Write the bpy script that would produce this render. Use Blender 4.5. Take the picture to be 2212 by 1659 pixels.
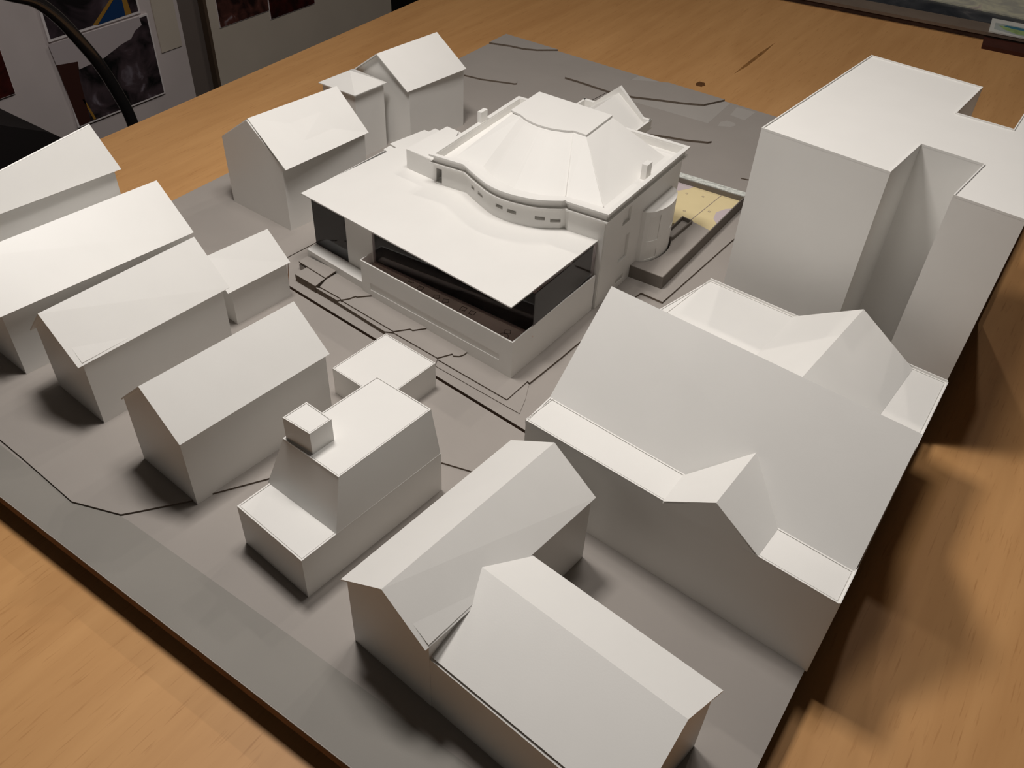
import bpy, bmesh, math, json
from mathutils import Vector, Matrix
C = bpy.context.scene.collection
for o in list(bpy.data.objects): bpy.data.objects.remove(o, do_unlink=True)
# measured geometry of the place, metres; z is measured from the top of the model board, ZO lifts it to the height of a table
D = json.loads(r'''{"cam": {"f": 1907.588902235344, "R": [[0.82189765, 0.568127125, 0.041422486], [0.405154351, -0.531913129, -0.743584813], [-0.400417538, 0.627933111, -0.667357328]], "C": [0.906229, -1.335726, 0.6], "W": 0.9084565870823909, "L": 1.1596374531738005}, "G": {"H4": {"r0": [0.37833, -1.06308, 0.1147], "r1": [0.39415, -0.90675, 0.1147], "e0": [0.41993, -1.06665, 0.07596], "e1": [0.43583, -0.90985, 0.07596], "b0": [0.33704, -1.05964, 0.07596], "b1": [0.35286, -0.90331, 0.07596], "g0": [0.41775, -1.06527, 0.0], "g1": [0.43322, -0.9129, 0.0], "gb0": [0.33895, -1.05818, 0.0], "gb1": [0.35442, -0.90581, 0.0]}, "H3": {"r0": [0.23335, -1.05468, 0.11481], "r1": [0.24227, -0.89062, 0.11481], "e0": [0.27348, -1.05623, 0.07411], "e1": [0.28533, -0.89319, 0.07411], "b0": [0.19265, -1.04955, 0.07411], "b1": [0.20157, -0.88549, 0.07411], "g0": [0.27269, -1.05109, 0.0], "g1": [0.28161, -0.89955, 0.0], "gb0": [0.19427, -1.0443, 0.0], "gb1": [0.20319, -0.89276, 0.0]}, "H3b": {"r0": [0.22625, -0.87493, 0.07551], "r1": [0.23717, -0.79594, 0.07551], "e0": [0.26083, -0.87915, 0.04726], "e1": [0.26949, -0.79896, 0.04726], "b0": [0.19195, -0.87085, 0.04726], "b1": [0.20127, -0.79091, 0.04726], "g0": [0.25739, -0.87258, 0.0], "g1": [0.2646, -0.80088, 0.0], "gb0": [0.1965, -0.86535, 0.0], "gb1": [0.20371, -0.79365, 0.0]}, "H9": {"r0": [0.11565, -0.70032, 0.13089], "r1": [0.13244, -0.56818, 0.13089], "e0": [0.17707, -0.70741, 0.08781], "e1": [0.1871, -0.57441, 0.08781], "b0": [0.05547, -0.69486, 0.08781], "b1": [0.07226, -0.56272, 0.08781], "g0": [0.16838, -0.70464, 0.0], "g1": [0.18459, -0.57958, 0.0], "gb0": [0.06209, -0.70013, 0.0], "gb1": [0.0783, -0.57507, 0.0]}, "H11": {"r0": [0.09605, -0.45226, 0.12745], "r1": [0.10894, -0.33672, 0.12745], "e0": [0.14916, -0.45266, 0.0887], "e1": [0.16273, -0.33775, 0.0887], "b0": [0.0434, -0.45098, 0.0887], "b1": [0.0563, -0.33544, 0.0887], "g0": [0.14793, -0.44798, 0.0], "g1": [0.1579, -0.33814, 0.0], "gb0": [0.04672, -0.44532, 0.0], "gb1": [0.05669, -0.33548, 0.0]}, "H2": {"r0": [0.11232, -1.05591, 0.12129], "r1": [0.13582, -0.84804, 0.12129], "e0": [0.16087, -1.05922, 0.07833], "e1": [0.18561, -0.85177, 0.07833], "b0": [0.06376, -1.0526, 0.07833], "b1": [0.08794, -0.84491, 0.07833], "g0": [0.15424, -1.05346, 0.0], "g1": [0.17766, -0.85288, 0.0], "gb0": [0.07163, -1.04713, 0.0], "gb1": [0.09505, -0.84654, 0.0]}}, "H1": {"r1": [0.03813, -0.84863, 0.155], "e1": [0.06876, -0.84449, 0.11], "e0": [0.04813, -1.01739, 0.11], "p0": [0.03254, -0.98467, 0.13911]}, "H5": {"slab": [[0.56123, -1.07791, 0.0], [0.57413, -0.92184, 0.0], [0.49494, -0.9165, 0.0], [0.4823, -1.07158, 0.0]], "slabtop": [[0.56121, -1.07735, 0.04659], [0.57627, -0.92541, 0.04659], [0.49495, -0.91654, 0.04659], [0.48185, -1.06895, 0.04659]], "mb": [[0.56457, -1.0427, 0.04659], [0.57585, -0.92559, 0.04659], [0.49495, -0.91654, 0.04659], [0.48309, -1.03656, 0.04659]], "mt": [[0.55802, -1.02711, 0.09438], [0.56731, -0.92621, 0.09438], [0.50506, -0.92229, 0.09438], [0.49482, -1.02289, 0.09438]], "box": [[0.52649, -1.02144, 0.09438], [0.52834, -0.99957, 0.09438], [0.49803, -0.99803, 0.09438], [0.49607, -1.02001, 0.09438]], "boxtop": [[0.52589, -1.02145, 0.11688], [0.52804, -0.99971, 0.11688], [0.49891, -0.99723, 0.11688], [0.49667, -1.02105, 0.11688]], "annex": [[0.48875, -0.82298, 0.0335], [0.42029, -0.81755, 0.0335], [0.41464, -0.88941, 0.0335], [0.4831, -0.89484, 0.0335]]}, "H6": {"g": [[0.61699, -1.08423, 0.0], [0.6972, -1.09237, 0.0], [0.71663, -0.91356, 0.0], [0.63573, -0.90591, 0.0]], "r0": [0.65784, -1.09187, 0.10879], "r1": [0.67661, -0.9095, 0.10879], "el0": [0.615, -1.08806, 0.07999], "el1": [0.63273, -0.90375, 0.07999], "er1": [0.72064, -0.91416, 0.0785], "er0": [0.69742, -1.09621, 0.0785], "wr0": [0.69229, -1.02627, 0.08896], "wr1": [0.86155, -1.04303, 0.08896], "we1": [0.87023, -1.00529, 0.07775], "wv": [0.71134, -0.98913, 0.07775], "wl0": [0.6944, -1.09029, 0.06377], "wl1": [0.85966, -1.10654, 0.06377], "wg": [[0.68725, -1.09133, 0.0], [0.85468, -1.10881, 0.0], [0.86584, -1.00722, 0.0], [0.69782, -0.9901, 0.0]], "wH": 0.08895760796545105}, "H7": {"fl": [0.63349, -0.88359, 0.0876], "fr": [0.90879, -0.90361, 0.0876], "d0": [0.76702, -0.89398, 0.0876], "dp": [0.80665, -0.89622, 0.1158], "d1": [0.8471, -0.89894, 0.0876], "il": [0.6342, -0.84767, 0.0876], "ir": [0.90938, -0.87004, 0.0876], "v0": [0.76743, -0.86072, 0.0876], "v1": [0.84926, -0.86626, 0.0876], "rl": [0.64124, -0.77135, 0.1639], "rr": [0.90988, -0.79143, 0.1639], "gfr": [0.90996, -0.90447, 0.0], "vp": [0.81048, -0.83228, 0.11709], "bl": [0.66944, -0.60149, 0.0876], "bd0": [0.76105, -0.60665, 0.0876], "bd1": [0.87874, -0.61455, 0.0876], "br": [0.91352, -0.61503, 0.0876], "bdp_0.1": [0.81492, -0.57076, 0.1], "bdp_0.11": [0.81674, -0.58605, 0.11], "bdp_0.115": [0.81765, -0.5937, 0.115], "bdp_0.12": [0.81857, -0.60135, 0.12]}, "T": {"H": 0.23323, "p": [[0.66785, -0.54877, 0.23323], [0.69339, -0.29672, 0.23323], [0.81506, -0.30525, 0.23323], [0.80894, -0.38977, 0.23323], [0.86331, -0.39134, 0.23323]], "q": [[0.90651, -0.5673, 0.23323], [0.84873, -0.56287, 0.23323], [0.85683, -0.48687, 0.23323], [0.79982, -0.48339, 0.23323], [0.79313, -0.55728, 0.23323]]}, "TH": {"par": [[0.33082, -0.63271, 0.13], [0.37483, -0.62734, 0.13], [0.3985, -0.63772, 0.13], [0.42258, -0.6467, 0.13], [0.44487, -0.6486, 0.13], [0.46646, -0.64472, 0.13], [0.48422, -0.6382, 0.13], [0.50306, -0.62502, 0.13], [0.50485, -0.62214, 0.13], [0.50738, -0.62336, 0.13], [0.55507, -0.61876, 0.13], [0.55417, -0.42698, 0.13], [0.48612, -0.43036, 0.13], [0.32212, -0.4416, 0.13]], "bot": [[0.32476, -0.62218, 0.092], [0.33682, -0.62003, 0.092], [0.36526, -0.61855, 0.092], [0.38098, -0.62699, 0.092], [0.41059, -0.63965, 0.092], [0.43303, -0.64328, 0.092], [0.46033, -0.64076, 0.092], [0.48308, -0.63207, 0.092], [0.50484, -0.61775, 0.092], [0.54432, -0.6148, 0.092]], "win": [[[0.38395, -0.62826, 0.10817, 3.1003], [0.38523, -0.62881, 0.105, 3.1435], [0.39163, -0.63154, 0.10415, 3.3595]], [[0.39762, -0.6341, 0.10628, 3.562], [0.39861, -0.63453, 0.10366, 3.5955], [0.4077, -0.63841, 0.10443, 3.9023]], [[0.43016, -0.64282, 0.10766, 4.8723], [0.43092, -0.64294, 0.10452, 4.9058], [0.44042, -0.6426, 0.10441, 5.2709]], [[0.44541, -0.64214, 0.10679, 5.4537], [0.4459, -0.64209, 0.10348, 5.4715], [0.45692, -0.64107, 0.10388, 5.8752]], [[0.47626, -0.63468, 0.10621, 6.7002], [0.47645, -0.6346, 0.10279, 6.7087], [0.48621, -0.63001, 0.10237, 7.144]], [[0.49072, -0.62704, 0.1046, 7.3509], [0.49092, -0.62691, 0.10114, 7.3603], [0.50026, -0.62077, 0.10022, 7.7894]]], "fw": {"w1": [[0.5503, -0.57134, 0.08982, 0.341], [0.5503, -0.55291, 0.09156, 0.4119], [0.5503, -0.55398, 0.10128, 0.4078]], "w2": [[0.5503, -0.61069, 0.08075, 0.1897], [0.5503, -0.59953, 0.08183, 0.2326], [0.5503, -0.59943, 0.09688, 0.233]], "w3": [[0.5503, -0.56959, 0.04074, 0.3477], [0.5503, -0.54933, 0.0405, 0.4256], [0.5503, -0.55215, 0.07141, 0.4148]], "w4": [[0.5503, -0.60769, 0.02997, 0.2012], [0.5503, -0.59728, 0.02957, 0.2412], [0.5503, -0.59797, 0.03961, 0.2386]], "w5": [[0.5503, -0.56881, 0.01217, 0.3507], [0.5503, -0.55145, 0.01193, 0.4175]], "pier": [[0.5503, -0.59436, 0.10895, 0.2525], [0.5503, -0.59077, 0.0153, 0.2663]], "cylL": [[0.5503, -0.52284, 0.08432, 0.5275], [0.5503, -0.5163, 0.01125, 0.5527]]}, "deck": [[0.53863, -0.76813, 0.092], [0.23275, -0.73869, 0.092], [0.24461, -0.58902, 0.092], [0.23224, -0.58656, 0.092], [0.24166, -0.53093, 0.092], [0.24847, -0.53109, 0.092], [0.24956, -0.51942, 0.092], [0.25719, -0.52027, 0.092], [0.25759, -0.50524, 0.092], [0.27699, -0.50674, 0.092], [0.54462, -0.61502, 0.092]], "blk": [[0.28788, -0.62073, 0.1165], [0.28887, -0.54529, 0.1165], [0.30734, -0.54672, 0.1165], [0.32375, -0.62266, 0.1165]], "cap": [[0.36949, -0.52942, 0.155], [0.36709, -0.46575, 0.155], [0.46795, -0.46496, 0.155], [0.47027, -0.5273, 0.155], [0.4536, -0.5272, 0.155], [0.44905, -0.53096, 0.155], [0.44345, -0.53411, 0.155], [0.43081, -0.53894, 0.155], [0.41555, -0.54085, 0.155], [0.4064, -0.53971, 0.155], [0.3964, -0.53752, 0.155], [0.38446, -0.53186, 0.155]], "rb": [[0.34607, -0.6043, 0.12], [0.38437, -0.60319, 0.12], [0.4035, -0.61435, 0.12], [0.42217, -0.61913, 0.12], [0.43862, -0.62108, 0.12], [0.45431, -0.61886, 0.12], [0.46929, -0.61437, 0.12], [0.48104, -0.60779, 0.12], [0.49202, -0.6001, 0.12], [0.53586, -0.59404, 0.12], [0.53479, -0.4503, 0.12]], "chR": [[0.53678, -0.51462, 0.137], [0.54318, -0.51482, 0.137], [0.54294, -0.5021, 0.137], [0.53618, -0.50389, 0.137]], "chL": [[0.32521, -0.53277, 0.142], [0.33056, -0.5338, 0.142], [0.33163, -0.52076, 0.142], [0.3251, -0.52064, 0.142]], "port": [[0.39098, -0.41325, 0.13], [0.39096, -0.39661, 0.13], [0.40566, -0.39503, 0.13], [0.47513, -0.39259, 0.13], [0.48579, -0.39149, 0.13], [0.48612, -0.43036, 0.13]], "portin": {"i1": [0.41795, -0.41049, 0.13], "i3": [0.47819, -0.41114, 0.13], "i4": [0.48134, -0.4247, 0.13]}, "peak": [0.43944, -0.39623, 0.16], "peakin": [0.44094, -0.40146, 0.152], "cyl": [0.5503], "cyltop": [[0.55202, -0.52463, 0.087], [0.5596, -0.51347, 0.087], [0.56521, -0.49828, 0.087], [0.56649, -0.4766, 0.087], [0.5597, -0.45826, 0.087]], "cylbot": [[0.55435, -0.52633, 0.018], [0.56483, -0.52562, 0.018], [0.57235, -0.51085, 0.018], [0.57435, -0.49001, 0.018], [0.56842, -0.47215, 0.018]], "cw": [[[0.55889, -0.51759, 0.04583, 0.7342], [0.56378, -0.51082, 0.04755, 1.3237], [0.56332, -0.51215, 0.07749, 1.2408]], [[0.56722, -0.5008, 0.04799, 1.9498], [0.56878, -0.4846, 0.05153, 2.8554], [0.56879, -0.48458, 0.05878, 2.8569]], [[0.55984, -0.51711, 0.02188, 0.8156], [0.56405, -0.51004, 0.02225, 1.3722], [0.56415, -0.50974, 0.0287, 1.3912]]], "bal": [[0.54271, -0.76836, 0.004], [0.32349, -0.74665, 0.004], [0.54845, -0.61823, 0.004]], "balt": [[0.54135, -0.7693, 0.0502], [0.32894, -0.75311, 0.0502], [0.5447, -0.61713, 0.0502]], "slab": [[0.22669, -0.7347, 0.0135], [0.22689, -0.72181, 0.0135], [0.32019, -0.74473, 0.0135]]}, "TR": {"Bl": [[0.28682, -0.77688, 0.0098], [0.31841, -0.77842, 0.0098], [0.40192, -0.78563, 0.0078], [0.46469, -0.78998, 0.0059], [0.55746, -0.79661, 0.004], [0.55862, -0.76157, 0.004], [0.56169, -0.76243, 0.004], [0.56581, -0.71052, 0.004], [0.56711, -0.68519, 0.004]], "Br": [[0.57554, -0.56617, 0.004], [0.57737, -0.55416, 0.004], [0.60567, -0.5551, 0.004], [0.60857, -0.50276, 0.004], [0.61521, -0.38531, 0.004]], "Al": [[0.28191, -0.77934, 0.008], [0.31822, -0.78223, 0.008], [0.39319, -0.79021, 0.006], [0.46846, -0.79818, 0.0041], [0.57785, -0.80424, 0.0022], [0.57097, -0.78358, 0.0022], [0.56202, -0.76443, 0.0022]], "s1": [[0.32082, -0.78479, 0.0098], [0.32207, -0.78014, 0.0098], [0.32702, -0.77335, 0.0098], [0.3298, -0.76517, 0.0098], [0.33171, -0.76523, 0.0098], [0.34268, -0.75372, 0.0098]], "s2": [[0.39511, -0.79228, 0.0078], [0.40227, -0.78536, 0.0078], [0.4132, -0.77151, 0.0078], [0.41688, -0.77179, 0.0078], [0.42593, -0.76037, 0.0078]], "s3": [[0.46301, -0.79593, 0.0059], [0.46377, -0.78881, 0.0059], [0.47288, -0.77523, 0.0059], [0.47588, -0.77708, 0.0059], [0.48094, -0.77396, 0.0059], [0.48333, -0.76873, 0.0059], [0.48342, -0.76467, 0.0059]], "P1": [[0.23567, -0.75779, 0.0125], [0.23573, -0.74387, 0.0125], [0.28229, -0.74456, 0.0125], [0.28253, -0.76299, 0.0125]], "P2": [[0.24882, -0.77727, 0.0108], [0.24944, -0.7589, 0.0108], [0.28135, -0.762, 0.0108], [0.283, -0.78006, 0.0108]], "slot": [[0.24937, -0.78835, 0.0], [0.59464, -0.81927, 0.0]], "seam": [[0.20745, -0.74855, 0.0], [0.21116, -0.70814, 0.0]], "slab": [[0.23306, -0.74034, 0.019], [0.23326, -0.72757, 0.019], [0.32568, -0.75028, 0.019]], "front": [[0.21466, -1.1206, 0.0], [0.25268, -1.12226, 0.0], [0.3307, -1.12717, 0.0], [0.37582, -1.11152, 0.0], [0.38471, -1.10047, 0.0], [0.41136, -1.06579, 0.0], [0.41979, -1.04895, 0.0], [0.44951, -1.00156, 0.0], [0.55716, -0.90035, 0.0], [0.58279, -0.89337, 0.0]], "back1": [[-0.00062, -0.05388, 0.0], [0.03736, -0.04076, 0.0], [0.06199, -0.03621, 0.0], [0.08417, -0.02538, 0.0], [0.10664, -0.00605, 0.0]], "back2": [[0.0505, -0.19411, 0.0], [0.08257, -0.18874, 0.0], [0.135, -0.16827, 0.0]], "back3": [[0.18528, -0.09453, 0.0], [0.21193, -0.09378, 0.0], [0.26592, -0.09543, 0.0], [0.3106, -0.0877, 0.0], [0.34648, -0.07119, 0.0], [0.38779, -0.0545, 0.0], [0.41338, -0.03977, 0.0], [0.43542, -0.00128, 0.0]], "back5": [[0.37974, -0.19463, 0.0], [0.41828, -0.17851, 0.0], [0.44493, -0.17012, 0.0], [0.47443, -0.15548, 0.0]], "back6": [[0.55784, -0.22352, 0.0], [0.5667, -0.22138, 0.0]], "ter": [[0.5926, -0.53224, 0.02], [0.59284, -0.31249, 0.02]], "terl": [[0.55513, -0.5344, 0.02], [0.53716, -0.39836, 0.02], [0.55967, -0.39846, 0.02], [0.59072, -0.40507, 0.02]], "foam": [[0.49125, -0.29092, 0.018], [0.58605, -0.28481, 0.018], [0.5902, -0.29587, 0.018], [0.4986, -0.30558, 0.018]], "cream": [[0.49797, -0.30651, 0.008], [0.58485, -0.30049, 0.008], [0.58419, -0.38582, 0.008], [0.52822, -0.37957, 0.008]], "enc": [[0.53952, -0.40497, 0.024], [0.56142, -0.40361, 0.024], [0.56704, -0.41483, 0.024], [0.56356, -0.45834, 0.024]], "lt1": [[0.00376, -0.05009, 0.0], [-0.00077, -0.002, 0.0], [0.1285, -0.00096, 0.0], [0.13261, -0.08446, 0.0]], "lt2": [[0.15203, -0.08562, 0.0], [0.14399, -0.00126, 0.0], [0.42486, 0.00576, 0.0], [0.41337, -0.10625, 0.0]], "lt2b": [[0.15203, -0.08562, 0.0], [0.14399, -0.00126, 0.0], [0.22987, -0.00162, 0.0], [0.43052, 0.00594, 0.0], [0.44234, -0.00223, 0.0], [0.44537, -0.09217, 0.0], [0.32425, -0.09871, 0.0]], "lt3": [[0.46021, -0.04206, 0.0], [0.45694, -0.00784, 0.0], [0.48799, -0.00605, 0.0], [0.48624, -0.04585, 0.0]], "oval": [[0.46138, -0.09125, 0.0], [0.4586, -0.07501, 0.0], [0.46451, -0.06386, 0.0], [0.47703, -0.0639, 0.0], [0.48275, -0.07153, 0.0], [0.47853, -0.08116, 0.0]], "lt4": [[0.00194, -0.74657, 0.0], [0.00072, -0.6512, 0.0], [0.0485, -0.69281, 0.0], [0.04184, -0.75653, 0.0]], "front_road": [[0.21975, -1.12381, 0.0], [0.3754, -1.1112, 0.0], [0.58051, -1.10997, 0.0], [0.67895, -1.11239, 0.0]], "bal": [[0.54271, -0.76836, 0.004], [0.32916, -0.75238, 0.0098], [0.54845, -0.61823, 0.004]], "groove": [[0.3418, -0.75308, 0.02649, 0.0603], [0.34181, -0.75308, 0.01646, 0.0604], [0.52592, -0.76712, 0.0269, 0.9215], [0.52626, -0.76715, 0.0185, 0.9231]], "carpet": [[0.33429, -0.73031, 0.0375], [0.33486, -0.69915, 0.0375], [0.50072, -0.71167, 0.0375], [0.50075, -0.73289, 0.0375]], "chairs": [[0.38657, -0.73447, 0.0375], [0.40205, -0.73923, 0.0375], [0.4254, -0.74071, 0.0375], [0.43772, -0.74053, 0.0375], [0.46074, -0.74012, 0.0375], [0.47233, -0.74024, 0.0375], [0.51987, -0.74368, 0.0375]], "text": [[0.44007, -0.74594, 0.0375], [0.46316, -0.74734, 0.0375], [0.51062, -0.70957, 0.0375], [0.52523, -0.71128, 0.0375]], "lowcarpet": [[0.35545, -0.72636, 0.0375], [0.47975, -0.72741, 0.0375], [0.48057, -0.73184, 0.0375], [0.35715, -0.73071, 0.0375]]}, "X": {"knot": [0.34556, 0.1019, -0.028], "streak": [[0.37299, 0.18244, -0.028], [0.37328, 0.37821, -0.028]], "fb": [[0.30656, 0.62105, -0.024], [0.70774, 0.67627, -0.024], [0.76868, 0.68462, -0.024]], "fbtop": [[0.30897, 0.6442, -0.012], [0.47072, 0.70454, -0.012], [0.69131, 0.72798, -0.012]], "card": [[0.6857, 0.75183, -0.004], [0.71476, 0.6186, -0.004], [0.77158, 0.62768, -0.004], [0.73443, 0.81956, -0.004]], "ph2": [[-0.95, -0.32987, -0.20233], [-0.95, -0.10141, -0.17344], [-0.95, -0.07877, -0.34574], [-0.95, -0.31668, -0.34806]], "ph1": [[-0.95, -0.33428, -0.07671], [-0.95, -0.1929, -0.06241], [-0.95, -0.09291, -0.15276], [-0.95, -0.32908, -0.15457]], "ph0": [[-0.95, -0.47356, -0.0837], [-0.95, -0.43436, -0.13643], [-0.95, -0.43424, -0.22647], [-0.95, -0.52707, -0.22271]], "ph3": [[-0.95, 0.1204, -0.17946], [-0.95, 0.13283, -0.2482], [-0.95, 0.28628, -0.24696], [-0.95, 0.26579, -0.16997]], "ph4": [[-0.95, 0.28479, -0.22062], [-0.95, 0.2914, -0.27227], [-0.95, 0.45157, -0.26983], [-0.95, 0.44428, -0.22388]], "panB": [[-0.95, 0.07144, -0.1672], [-0.95, 0.09944, -0.34739], [-0.95, 0.77778, -0.3772], [-0.95, 0.77167, -0.34254]], "strip": [[-0.95, -0.0558, -0.13534], [-0.95, -0.02887, -0.258], [-0.95, -0.00016, -0.24952], [-0.95, -0.00386, -0.14835]], "panA": [[-0.95, 0.01265, -0.15248], [-0.95, 0.01677, -0.3888]], "arm": [[-0.42, -0.68749, 0.16002], [-0.42, -0.65284, 0.14032], [-0.42, -0.61877, 0.12276], [-0.42, -0.59116, 0.09138], [-0.42, -0.56715, 0.04953], [-0.42, -0.54515, 0.00449], [-0.42, -0.52797, -0.04621], [-0.42, -0.51603, -0.09284], [-0.42, -0.51349, -0.13637], [-0.42, -0.51617, -0.17953]], "seat": [[-0.42, -0.73082, -0.03164], [-0.42, -0.64603, -0.08294]], "px": {"blue": [[-0.20828, -0.15049], [-0.15013, -0.10565], [-0.13432, -0.10957], [-0.13496, -0.14882]], "yel1": [[-0.21916, -0.14753], [-0.20828, -0.15049], [-0.14901, -0.10593], [-0.15796, -0.10371]], "yel2": [[-0.13432, -0.10957], [-0.1229, -0.1124], [-0.11878, -0.14897], [-0.13496, -0.14882]], "sky": [[-0.33288, -0.15826], [-0.10195, -0.16065], [-0.09985, -0.18005], [-0.11984, -0.1872], [-0.13555, -0.2018], [-0.1634, -0.20649], [-0.21388, -0.22218], [-0.24507, -0.2253], [-0.28028, -0.22798], [-0.27822, -0.21093], [-0.32842, -0.20366]], "redb": [[-0.32842, -0.20366], [-0.27822, -0.21093], [-0.28544, -0.24739], [-0.28628, -0.27921], [-0.28868, -0.34695], [-0.31695, -0.3478]], "orange": [[-0.29319, -0.29315], [-0.28856, -0.29366], [-0.27348, -0.3457], [-0.27967, -0.34571]]}}}''')
ZO = 0.778
W, L = D['cam']['W'], D['cam']['L']
PI = math.pi

# ---------------------------------------------------------------- camera
cd = bpy.data.cameras.new('camera'); cam = bpy.data.objects.new('camera', cd); C.objects.link(cam)
R = D['cam']['R']; cc = D['cam']['C']
cam.matrix_world = Matrix(((R[0][0], -R[1][0], -R[2][0], cc[0]), (R[0][1], -R[1][1], -R[2][1], cc[1]),
                           (R[0][2], -R[1][2], -R[2][2], cc[2] + ZO), (0, 0, 0, 1)))
cd.sensor_fit = 'HORIZONTAL'; cd.sensor_width = 36; cd.lens = D['cam']['f'] / 2212 * 36
cd.clip_start = .01; cd.clip_end = 50
bpy.context.scene.camera = cam
# ---------------------------------------------------------------- light
sc = bpy.context.scene
sc.view_settings.view_transform = 'Standard'; sc.view_settings.look = 'None'
sc.view_settings.gamma = 1; sc.view_settings.exposure = 0.0; sc.view_settings.use_curve_mapping = False
w = bpy.data.worlds.new('room'); sc.world = w; w.use_nodes = True
w.node_tree.nodes['Background'].inputs[0].default_value = (1.0, .86, .70, 1); w.node_tree.nodes['Background'].inputs[1].default_value = .012
def area(name, loc, target, size, size_y, power, col):
    ld = bpy.data.lights.new(name, 'AREA'); ld.shape = 'RECTANGLE'; ld.size = size; ld.size_y = size_y; ld.energy = power; ld.color = col
    o = bpy.data.objects.new(name, ld); C.objects.link(o); o.location = (loc[0], loc[1], loc[2] + ZO)
    d = Vector(target) - Vector(loc); o.rotation_euler = d.to_track_quat('-Z', 'Y').to_euler(); return o
# the hanging lamp over the model, two ceiling spots behind the table, and a soft fill light added in front
area('pendant_light', (.60, -.66, 1.35), (.60, -.66, 0), .20, .20, 4.0, (1, .95, .90))
area('pendant_light', (.34, -.83, 1.05), (.34, -.83, 0), .18, .18, 7.0, (1, .95, .90))
area('ceiling_spot_light', (.30, .86, 1.9), (.7, -.4, 0), .05, .05, 3.6, (1, .92, .84))
area('ceiling_spot_light', (.65, .84, 1.9), (.7, -.4, 0), .05, .05, 3.6, (1, .92, .84))
area('front_fill_light', (1.3, -3.2, 1.6), (.5, -.6, 0), 1.2, .9, 1.6, (1, .90, .80))

# ---------------------------------------------------------------- materials
def mat(name, col, rough=.6, spec=.3, metal=0, noise=0, nscale=40, bump=0, bscale=400):
    m = bpy.data.materials.new(name); m.use_nodes = True; nt = m.node_tree; b = nt.nodes['Principled BSDF']
    b.inputs['Base Color'].default_value = (*col, 1); b.inputs['Roughness'].default_value = rough
    b.inputs['Specular IOR Level'].default_value = spec; b.inputs['Metallic'].default_value = metal
    tc = nt.nodes.new('ShaderNodeTexCoord')
    if noise:
        n = nt.nodes.new('ShaderNodeTexNoise'); n.inputs['Scale'].default_value = nscale; n.inputs['Detail'].default_value = 5
        nt.links.new(tc.outputs['Object'], n.inputs['Vector'])
        r = nt.nodes.new('ShaderNodeValToRGB')
        r.color_ramp.elements[0].position = .3; r.color_ramp.elements[1].position = .7
        r.color_ramp.elements[0].color = (*[c * (1 - noise) for c in col], 1); r.color_ramp.elements[1].color = (*[min(1, c * (1 + noise)) for c in col], 1)
        nt.links.new(n.outputs['Fac'], r.inputs['Fac']); nt.links.new(r.outputs['Color'], b.inputs['Base Color'])
    if bump:
        n = nt.nodes.new('ShaderNodeTexNoise'); n.inputs['Scale'].default_value = bscale
        nt.links.new(tc.outputs['Object'], n.inputs['Vector'])
        bp = nt.nodes.new('ShaderNodeBump'); bp.inputs['Strength'].default_value = bump; bp.inputs['Distance'].default_value = .0003
        nt.links.new(n.outputs['Fac'], bp.inputs['Height']); nt.links.new(bp.outputs['Normal'], b.inputs['Normal'])
    return m
M_white = mat('white card', (.80, .785, .755), .40, .5, noise=.012, nscale=25, bump=.08, bscale=900)
M_plast = mat('white polystyrene', (.82, .78, .72), .38, .45, noise=.01, nscale=30)
M_grey = mat('warm grey card', (.335, .305, .28), .6, .25, noise=.03, nscale=14, bump=.1, bscale=1200)
M_road = mat('printed road grey', (.262, .246, .222), .6, .25, noise=.04, nscale=12, bump=.1, bscale=1200)
M_block = mat('printed block grey', (.385, .36, .335), .6, .25, noise=.03, nscale=14)
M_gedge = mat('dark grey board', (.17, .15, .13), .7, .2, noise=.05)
M_burnt = mat('laser burnt card edge', (.15, .118, .092), .8, .15, noise=.15, nscale=200)
M_core = mat('brown cardboard core', (.19, .105, .06), .8, .15, noise=.2, nscale=60)
M_under = mat('dark cardboard underside', (.05, .028, .02), .9, .1, noise=.3, nscale=50)
M_glue = mat('dried glue', (.10, .06, .05), .5, .3)
M_foam = mat('torn foam', (.62, .64, .60), .9, .1, noise=.3, nscale=220, bump=.8, bscale=500)
M_black = mat('black gloss', (.012, .011, .011), .12, .6)
M_seat = mat('black upholstery', (.012, .010, .010), .8, .1)
M_wall = mat('painted wall', (.16, .13, .115), .8, .2, noise=.08, nscale=4)
M_pinA = mat('pale pinboard paper', (.62, .55, .54), .8, .15, noise=.06, nscale=7)
M_pinB = mat('beige pinboard', (.58, .51, .43), .8, .15, noise=.05, nscale=6)
M_edge = mat('brown edge', (.09, .06, .04), .7, .2)
M_floor = mat('dark carpet', (.05, .04, .035), .9, .1, noise=.3, nscale=50)
M_paper = mat('photo paper', (.80, .74, .74), .5, .3)
M_purple = mat('purple carpet print', (.26, .20, .42), .5, .3)
M_purple2 = mat('greyed purple print', (.42, .37, .50), .5, .3)
M_planpaper = mat('brown plan print', (.72, .60, .54), .5, .3, noise=.05)
M_planlight = mat('pale plan print', (.60, .50, .46), .5, .3)
M_ink = mat('black ink', (.015, .012, .01), .5, .2)
M_maroon = mat('maroon painted shadow', (.055, .014, .008), .5, .3, noise=.15)  # shadow tone put into the colour of the slab below the card
M_sheet = mat('grey brown board', (.17, .13, .10), .6, .3, noise=.08, nscale=20)
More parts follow.
